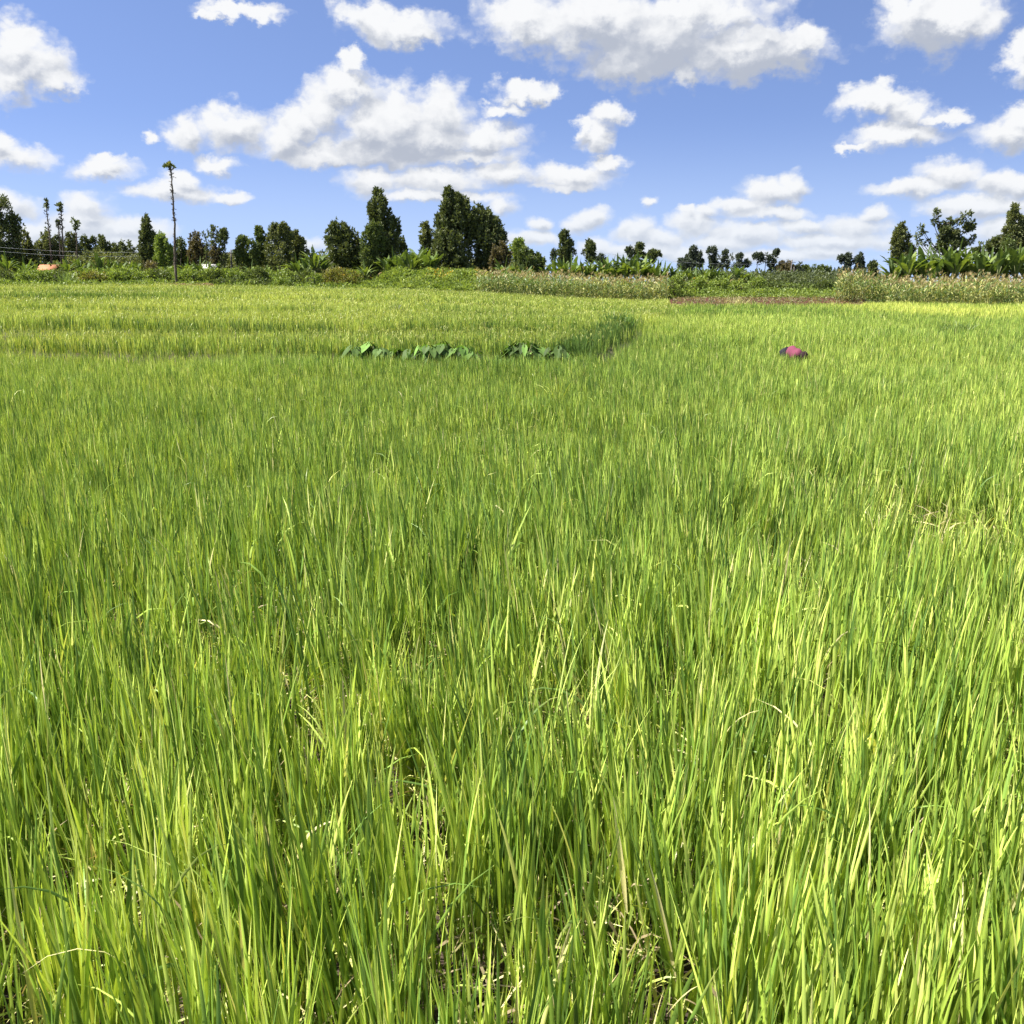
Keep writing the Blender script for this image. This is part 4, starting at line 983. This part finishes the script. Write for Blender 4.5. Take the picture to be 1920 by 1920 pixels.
# ------------------------------------------------------------------ taro in the low paddy
def taro(px, py, d, label, n, size, seed, tall=1.05):
    n = int(n * 1.8); tall *= 0.93; rng = np.random.default_rng(seed); p = at(px, py, d); z0 = soil1(p.x, d)
    root = empty('taro_plant', (p.x, d, z0), label, 'taro plant', 'taro plants at the terrace foot')
    st, lv = Acc(), Acc()
    for i in range(n):
        a = rng.uniform(0, 2 * pi); r = rng.uniform(0.05, 0.42) * size; h = tall * rng.uniform(0.72, 1.0) * (1 - 0.35 * (r / size) ** 2)
        e = np.array([cos(a) * r, sin(a) * r * 0.7, h])
        tube(st, np.array([[0.05 * cos(a), 0.05 * sin(a), 0], [e[0] * 0.35, e[1] * 0.35, h * 0.6], e]), [0.022, 0.016, 0.01], (1, 1.1, 0.9), 5)
        L, Wd = rng.uniform(0.22, 0.42), rng.uniform(0.14, 0.26)
        el = -rng.uniform(0.5, 1.25)                      # blades hang from the petiole
        f = np.array([cos(a) * cos(el), sin(a) * cos(el), sin(el)]); s_ = np.array([-sin(a), cos(a), 0]); nn = np.cross(f, s_)
        col = np.array([0.085, 0.15, 0.032]) * rng.choice([0.55, 0.9, 1.3, 2.4])
        T = np.linspace(-0.28, 1, 8)
        w = np.interp(T, [-0.28, -0.1, 0.1, 0.4, 0.75, 1], [0.35, 0.85, 1.0, 0.85, 0.42, 0.02]) * Wd / 2
        for sg in (-1, 1):
            inner = np.array([e + f * L * t + 0 * s_ if t > 0 else e + f * L * t + s_ * sg * 0.35 * w[j] for j, t in enumerate(T)])
            outer = np.array([e + f * L * t + s_ * sg * w[j] - nn * (-0.25 if True else 0) * w[j] * 0.5 - f * 0.0 for j, t in enumerate(T)])
            v = np.concatenate([inner, outer]); m = len(T)
            q = [[j, j + 1, m + j + 1, m + j] for j in range(m - 1)]
            lv.add(v, q, col)
    st.build('stalks', M_STEM, root, smooth=True); lv.build('leaves', M_BROAD, root)
    return root
TL = [(662, 648, 26.2, 'leftmost taro plant with long drooping dark leaves', 16, 0.9, 1.0), (692, 646, 26.4, 'second taro plant from the left, with a broad pale leaf in front', 18, 1.0, 1.08),
      (716, 650, 26.3, 'third taro plant from the left, lower with narrow tips', 14, 0.9, 0.98), (748, 652, 26.4, 'fourth taro plant from the left, small among rice', 12, 0.8, 0.95),
      (776, 650, 26.5, 'fifth taro plant from the left, with small pale leaves', 14, 0.9, 0.98), (806, 645, 26.4, 'sixth taro plant from the left', 16, 0.9, 1.05),
      (832, 643, 26.6, 'seventh taro plant from the left, tallest of the middle clump', 18, 1.0, 1.12), (862, 649, 26.5, 'eighth taro plant from the left', 14, 0.9, 1.02),
      (888, 655, 26.4, 'small ninth taro plant closing the middle clump', 10, 0.8, 0.9), (958, 650, 26.3, 'taro plant on the left flank of the large right clump', 15, 0.9, 1.0),
      (984, 640, 26.3, 'large taro plant with the broadest pale leaf, tallest of the right clump', 20, 1.1, 1.15), (1010, 648, 26.4, 'taro plant on the right flank of the large right clump', 15, 0.9, 1.02),
      (1050, 652, 26.3, 'rightmost taro plant with curled pale leaves beside the ditch', 14, 1.0, 1.02)]
for i, (px, py, d, lb, n, sz, tl) in enumerate(TL): taro(px, py, d, lb, n, sz, 300 + i, tl)

# ------------------------------------------------------------------ small built things far away
def plain_mat(name, col, rough=0.7, metal=0.0):
    return rough_mat(name, tuple(c * 0.85 for c in col), tuple(min(1, c * 1.1) for c in col), 3.0, rough, 4, 0.15)
def box(acc, x0, x1, y0, y1, z0, z1, col=(1, 1, 1)):
    v = [(x, y, z) for z in (z0, z1) for y in (y0, y1) for x in (x0, x1)]
    acc.add(v, [[0, 2, 3, 1], [4, 5, 7, 6], [0, 1, 5, 4], [2, 6, 7, 3], [0, 4, 6, 2], [1, 3, 7, 5]], col)
def small_house(name, label, px, py_ridge, d, L, Dp, wall_h, roof_h, M_roof, M_wall, rz):
    p = at(px, py_ridge, d); z0 = soil1(p.x, d)
    wall_h = max(1.6, p.z - z0 - roof_h)
    root = empty(name, (p.x, d, z0), label, 'house', None, rz)
    w = Acc()
    t = 0.15; hx, hy = L / 2, Dp / 2
    box(w, -hx, hx, -hy, -hy + t, 0, wall_h); box(w, -hx, hx, hy - t, hy, 0, wall_h)
    box(w, -hx, -hx + t, -hy + t, hy - t, 0, wall_h); box(w, hx - t, hx, -hy + t, hy - t, 0, wall_h)
    w.build('wall', M_wall, root)
    dn = Acc(); box(dn, -0.45, 0.45, -hy - 0.03, -hy - 0.003, 0, 2.0); dn.build('door', M_DOOR, root)
    for sx in (-0.6, 0.6):
        wn = Acc(); box(wn, sx * hx - 0.4, sx * hx + 0.4, -hy - 0.025, -hy - 0.003, 1.0, 1.8); wn.build('window', M_DOOR, root)
    r = Acc(); o = 0.35
    for sy in (-1, 1):
        v = []
        for z in (0, 0.05):
            for x in (-hx - o, hx + o): v += [(x, sy * (hy + o), wall_h - 0.12 + z), (x, 0, wall_h + roof_h + z)]
        r.add(v, [[0, 1, 3, 2], [4, 6, 7, 5], [0, 2, 6, 4], [1, 5, 7, 3], [0, 4, 5, 1], [2, 3, 7, 6]], (1, 1, 1))
    for sx in (-1, 1):
        x = sx * (hx - 0.02)
        r.add([(x, -hy, wall_h), (x, hy, wall_h), (x, 0, wall_h + roof_h), (x, 0, wall_h + roof_h)], [[0, 1, 2, 3]], (1, 1, 1))
    r.build('roof', M_roof, root)
M_DOOR = plain_mat('door_paint', (0.08, 0.06, 0.05))
M_ORANGE = plain_mat('orange_roof', (0.42, 0.18, 0.09)); M_MUD = plain_mat('mud_wall', (0.34, 0.24, 0.17)); M_WHITE = plain_mat('white_sheet', (0.42, 0.41, 0.39))
small_house('small_house', 'small house with an orange roof peeping out between bananas and hedge at far left', 93, 497, 117.5, 1.5, 1.8, 1.9, 0.55, M_ORANGE, M_MUD, 0.0)
small_house('white_shed', 'small white shed half hidden behind the bananas near two column-like trees', 390, 496, 117.8, 1.3, 1.4, 1.9, 0.4, M_WHITE, M_WHITE, 0.25)

M_POLE = rough_mat('pole_wood', (0.10, 0.09, 0.08), (0.20, 0.18, 0.16), 3.0)
def utility_pole(label, px0, py0, px1, py1, d, r=0.09):
    a, b = at(px0, py0, d), at(px1, py1, d); z0 = soil1(a.x, d)
    root = empty('utility_pole', (a.x, d, z0), label, 'pole', 'thin utility poles')
    s = Acc(); tube(s, np.array([[0, 0, -0.1], [b.x - a.x, 0, b.z - z0]]), [r, r * 0.75], (1, 1, 1), 8); s.build('post', M_POLE, root, smooth=True)
    c = Acc(); box(c, b.x - a.x - 0.55, b.x - a.x + 0.55, -r - 0.06, -r + 0.02, b.z - z0 - 0.45, b.z - z0 - 0.36); c.build('crossarm', M_POLE, root)
    return Vector((b.x, d, b.z - 0.4))
w1 = utility_pole('utility pole left of the loose brownish tree', 354, 500, 354, 463, 124)
w2 = utility_pole('utility pole standing free right of the two column-like trees', 433, 500, 433, 468, 121, 0.11)
w3 = utility_pole('leaning bare pole on the far right skyline', 1482, 520, 1485, 487, 163, 0.13)
w4 = utility_pole('short thin pole on the skyline right of the leaning bare pole', 1488, 520, 1489, 500, 164, 0.07)
M_WIRE = plain_mat('wire', (0.45, 0.46, 0.47), 0.4)
def wire(label, a, b, sag, dz=0.0):
    t = np.linspace(0, 1, 24)[:, None]
    pth = np.array(a) * (1 - t) + np.array(b) * t; pth[:, 2] -= (4 * sag * t * (1 - t))[:, 0] - dz
    c = Acc(); tube(c, pth, 0.012, (1, 1, 1), 5)
    tag(c.build('power_line', M_WIRE, smooth=True), label, 'power line', 'power lines')
wl = at(-60, 458, 116)
wire('upper one of two pale wires crossing the dark trees at left', w1, wl, 0.5)
wire('lower one of two pale wires crossing the dark trees at left', w1 - Vector((0, 0, 0.35)), wl - Vector((0, 0, 0.4)), 0.6)
wr = at(1130, 474, 150)
wire('thin dark wire hanging over the skyline left of the leaning bare pole', w3, wr, 0.8)

# pale stone at the field border
def stone():
    rng = np.random.default_rng(3); p = at(213, 530, 108.5); z0 = soil1(p.x, 108.5)
    me = bpy.data.meshes.new('stone')
    import bmesh
    bm = bmesh.new(); bmesh.ops.create_icosphere(bm, subdivisions=3, radius=0.36)
    for v in bm.verts:
        k = 1 + 0.16 * math.sin(v.co.x * 7 + 1) * math.cos(v.co.y * 6) + 0.08 * math.sin(v.co.z * 11)
        v.co = Vector((v.co.x * 1.25, v.co.y * 0.8, v.co.z * 0.7)) * k
    for f_ in bm.faces: f_.smooth = True
    bm.to_mesh(me); bm.free(); me.materials.append(plain_mat('stone_grey', (0.42, 0.40, 0.37)))
    o = bpy.data.objects.new('stone', me); COL.objects.link(o); o.location = (p.x, 108.3, z0 + 0.3)
    tag(o, 'pale grey stone lying at the field border among dry weeds', 'stone')
stone()

# ------------------------------------------------------------------ the person bending in the paddy
M_SKIN = plain_mat('skin', (0.11, 0.065, 0.045), 0.5); M_PINK = plain_mat('pink_cloth', (0.19, 0.045, 0.08), 0.85); M_DARK = plain_mat('dark_cloth', (0.022, 0.022, 0.028), 0.9); M_HAIR = plain_mat('head_scarf', (0.03, 0.015, 0.017), 0.9)
def skin_body(name, joints, edges, mat, parent, level=2, rootv=0):
    me = bpy.data.meshes.new(name); me.from_pydata([j[:3] for j in joints], edges, []); me.update()
    o = bpy.data.objects.new(name, me); COL.objects.link(o); o.parent = parent
    m = o.modifiers.new('skin', 'SKIN'); m.use_smooth_shade = True
    for i, j in enumerate(joints):
        sv_ = me.skin_vertices[0].data[i]; r = j[3]; sv_.radius = r if isinstance(r, tuple) else (r, r); sv_.use_root = (i == rootv)
    s = o.modifiers.new('sub', 'SUBSURF'); s.levels = level; s.render_levels = level
    me.materials.append(mat)
    return o
def person():
    d = 27.5; p = at(1478, 668, d); z0 = soil1(p.x, d)
    root = empty('person', (p.x, d, z0 + 0.0), 'person in a pink top and dark skirt bending low to weed in the rice', 'person', None, radians(-46), 0.88)
    J = [(0, 0, 0.84, (0.15, 0.13)), (0.13, -0.03, 0.90, (0.14, 0.12)), (0.27, -0.06, 0.88, (0.13, 0.12)), (0.40, -0.09, 0.80, (0.14, 0.11)),     # pelvis, waist, chest, upper back
         (0.49, -0.11, 0.77, 0.055), (0.57, -0.125, 0.74, 0.085), (0.63, -0.135, 0.68, 0.078),                                                 # neck, head
         (0.40, -0.24, 0.76, 0.06), (0.42, -0.27, 0.50, 0.042), (0.47, -0.26, 0.28, 0.028),                                                      # near arm
         (0.44, 0.06, 0.76, 0.06), (0.50, 0.08, 0.50, 0.042), (0.56, 0.07, 0.28, 0.028),                                                         # far arm
         (-0.02, -0.10, 0.78, 0.095), (0.03, -0.12, 0.44, 0.062), (-0.03, -0.12, 0.08, 0.042), (0.08, -0.13, 0.03, 0.035),                       # near leg
         (0.0, 0.10, 0.78, 0.095), (0.10, 0.13, 0.44, 0.062), (0.05, 0.13, 0.08, 0.042), (0.16, 0.14, 0.03, 0.035)]                               # far leg
    E = [(0, 1), (1, 2), (2, 3), (3, 4), (4, 5), (5, 6), (3, 7), (7, 8), (8, 9), (3, 10), (10, 11), (11, 12), (0, 13), (13, 14), (14, 15), (15, 16), (0, 17), (17, 18), (18, 19), (19, 20)]
    for w in (9, 12):      # palm and five fingers curled round the weeds
        bx_, by_, bz_ = J[w][:3]
        J.append((bx_ + 0.012, by_, bz_ - 0.075, (0.034, 0.016))); pm = len(J) - 1; E.append((w, pm))
        for k, ln in enumerate((0.062, 0.072, 0.068, 0.055)):
            o_ = -0.03 + 0.02 * k
            J.append((bx_ + 0.018, by_ + o_, bz_ - 0.085 - ln * 0.5, 0.009)); E.append((pm, len(J) - 1))
            J.append((bx_ + 0.036, by_ + o_, bz_ - 0.085 - ln, 0.008)); E.append((len(J) - 2, len(J) - 1))
        J.append((bx_ + 0.045, by_ - 0.028, bz_ - 0.07, 0.010)); E.append((pm, len(J) - 1))
        J.append((bx_ + 0.062, by_ - 0.018, bz_ - 0.105, 0.009)); E.append((len(J) - 2, len(J) - 1))
    skin_body('body', J, E, M_SKIN, root)
    # face: the head hangs towards the ground on the right
    f = Acc()
    hc = np.array([0.60, -0.135, 0.60])
    def loft(acc, rings, col=(1, 1, 1), n=20):
        """rings: centre, half size a along u, half size b along w, u, w"""
        V = []
        for (c, a, b, u, w) in rings:
            for k in range(n):
                t = 2 * pi * k / n; wob = 1 + 0.03 * math.sin(3 * t + c[0] * 5) + 0.025 * math.sin(7 * t + c[0] * 13 + c[2] * 13)
                V.append(np.array(c) + (np.array(u) * a * cos(t) + np.array(w) * b * sin(t)) * wob)
        Q = [[i * n + k, i * n + (k + 1) % n, (i + 1) * n + (k + 1) % n, (i + 1) * n + k] for i in range(len(rings) - 1) for k in range(n)]
        acc.add(np.array(V), Q, col)
    # pink top: from the hips over the back to the shoulders, its loose front hanging down
    s = Acc(); Yv = (0, 1, 0)
    loft(s, [((0.00, 0, 0.80), .02, .05, (0, 0, 1), Yv), ((0.01, 0, 0.83), .14, .175, (0, 0, 1), Yv), ((0.08, -.02, 0.845), .175, .20, (-.2, 0, .98), Yv), ((0.16, -.04, 0.83), 0.215, .19, (0, 0, 1), Yv),
             ((0.25, -.06, 0.76), .215, .19, (.1, 0, 1), Yv), ((0.35, -.08, 0.77), .20, .215, (.3, 0, .95), Yv), ((0.43, -.10, 0.745), .15, .20, (.5, 0, .87), Yv), ((0.49, -.11, 0.72), .07, .09, (.6, 0, .8), Yv)])
    s.build('pink_top', M_PINK, root, smooth=True)
    k_ = Acc()
    loft(k_, [((-0.09, 0, 0.98), .06, .08, (.8, 0, .4), Yv), ((-0.07, 0, 0.90), .145, .19, (1, 0, -.2), Yv), ((-0.09, 0, 0.80), .20, .22, (1, 0, -.3), Yv), ((-0.04, 0, 0.68), .19, .215, (1, 0, 0), Yv), ((0.0, 0, 0.45), .19, .23, (1, 0, 0), Yv), ((0.02, 0, 0.26), .20, .25, (1, 0, 0), Yv)])
    k_.build('dark_skirt', M_DARK, root, smooth=True)
    for sy, a in ((-1, (0.40, -0.24, 0.77)), (1, (0.44, 0.06, 0.77))):
        q = Acc(); loft(q, [((a[0] - .01, a[1] * .92, a[2] + .02), .075, .075, (1, 0, 0), Yv), ((a[0] + .01, a[1] - .01 * sy, a[2] - .12), .078, .07, (1, 0, 0), Yv), ((a[0] + .03, a[1] - .02, a[2] - .25), .065, .06, (1, 0, 0), Yv)], n=12)
        q.build('sleeve', M_HAIR, root, smooth=True)
    h = Acc(); ax = np.array([0.62, -0.1, -0.75]); ax /= np.linalg.norm(ax); u = np.array([0.77, 0, 0.64]); w = np.cross(ax, u)
    c = np.array([0.585, -0.125, 0.745])
    loft(h, [(c - ax * .13 + u * .02, .04, .04, u, w), (c - ax * .10 + u * .025, .105, .10, u, w), (c - ax * .04 + u * .03, .125, .115, u, w), (c + ax * .04 + u * .03, .12, .112, u, w), (c + ax * .09 + u * .02, .085, .09, u, w)], n=18)
    h.build('head_scarf', M_HAIR, root, smooth=True)
person()
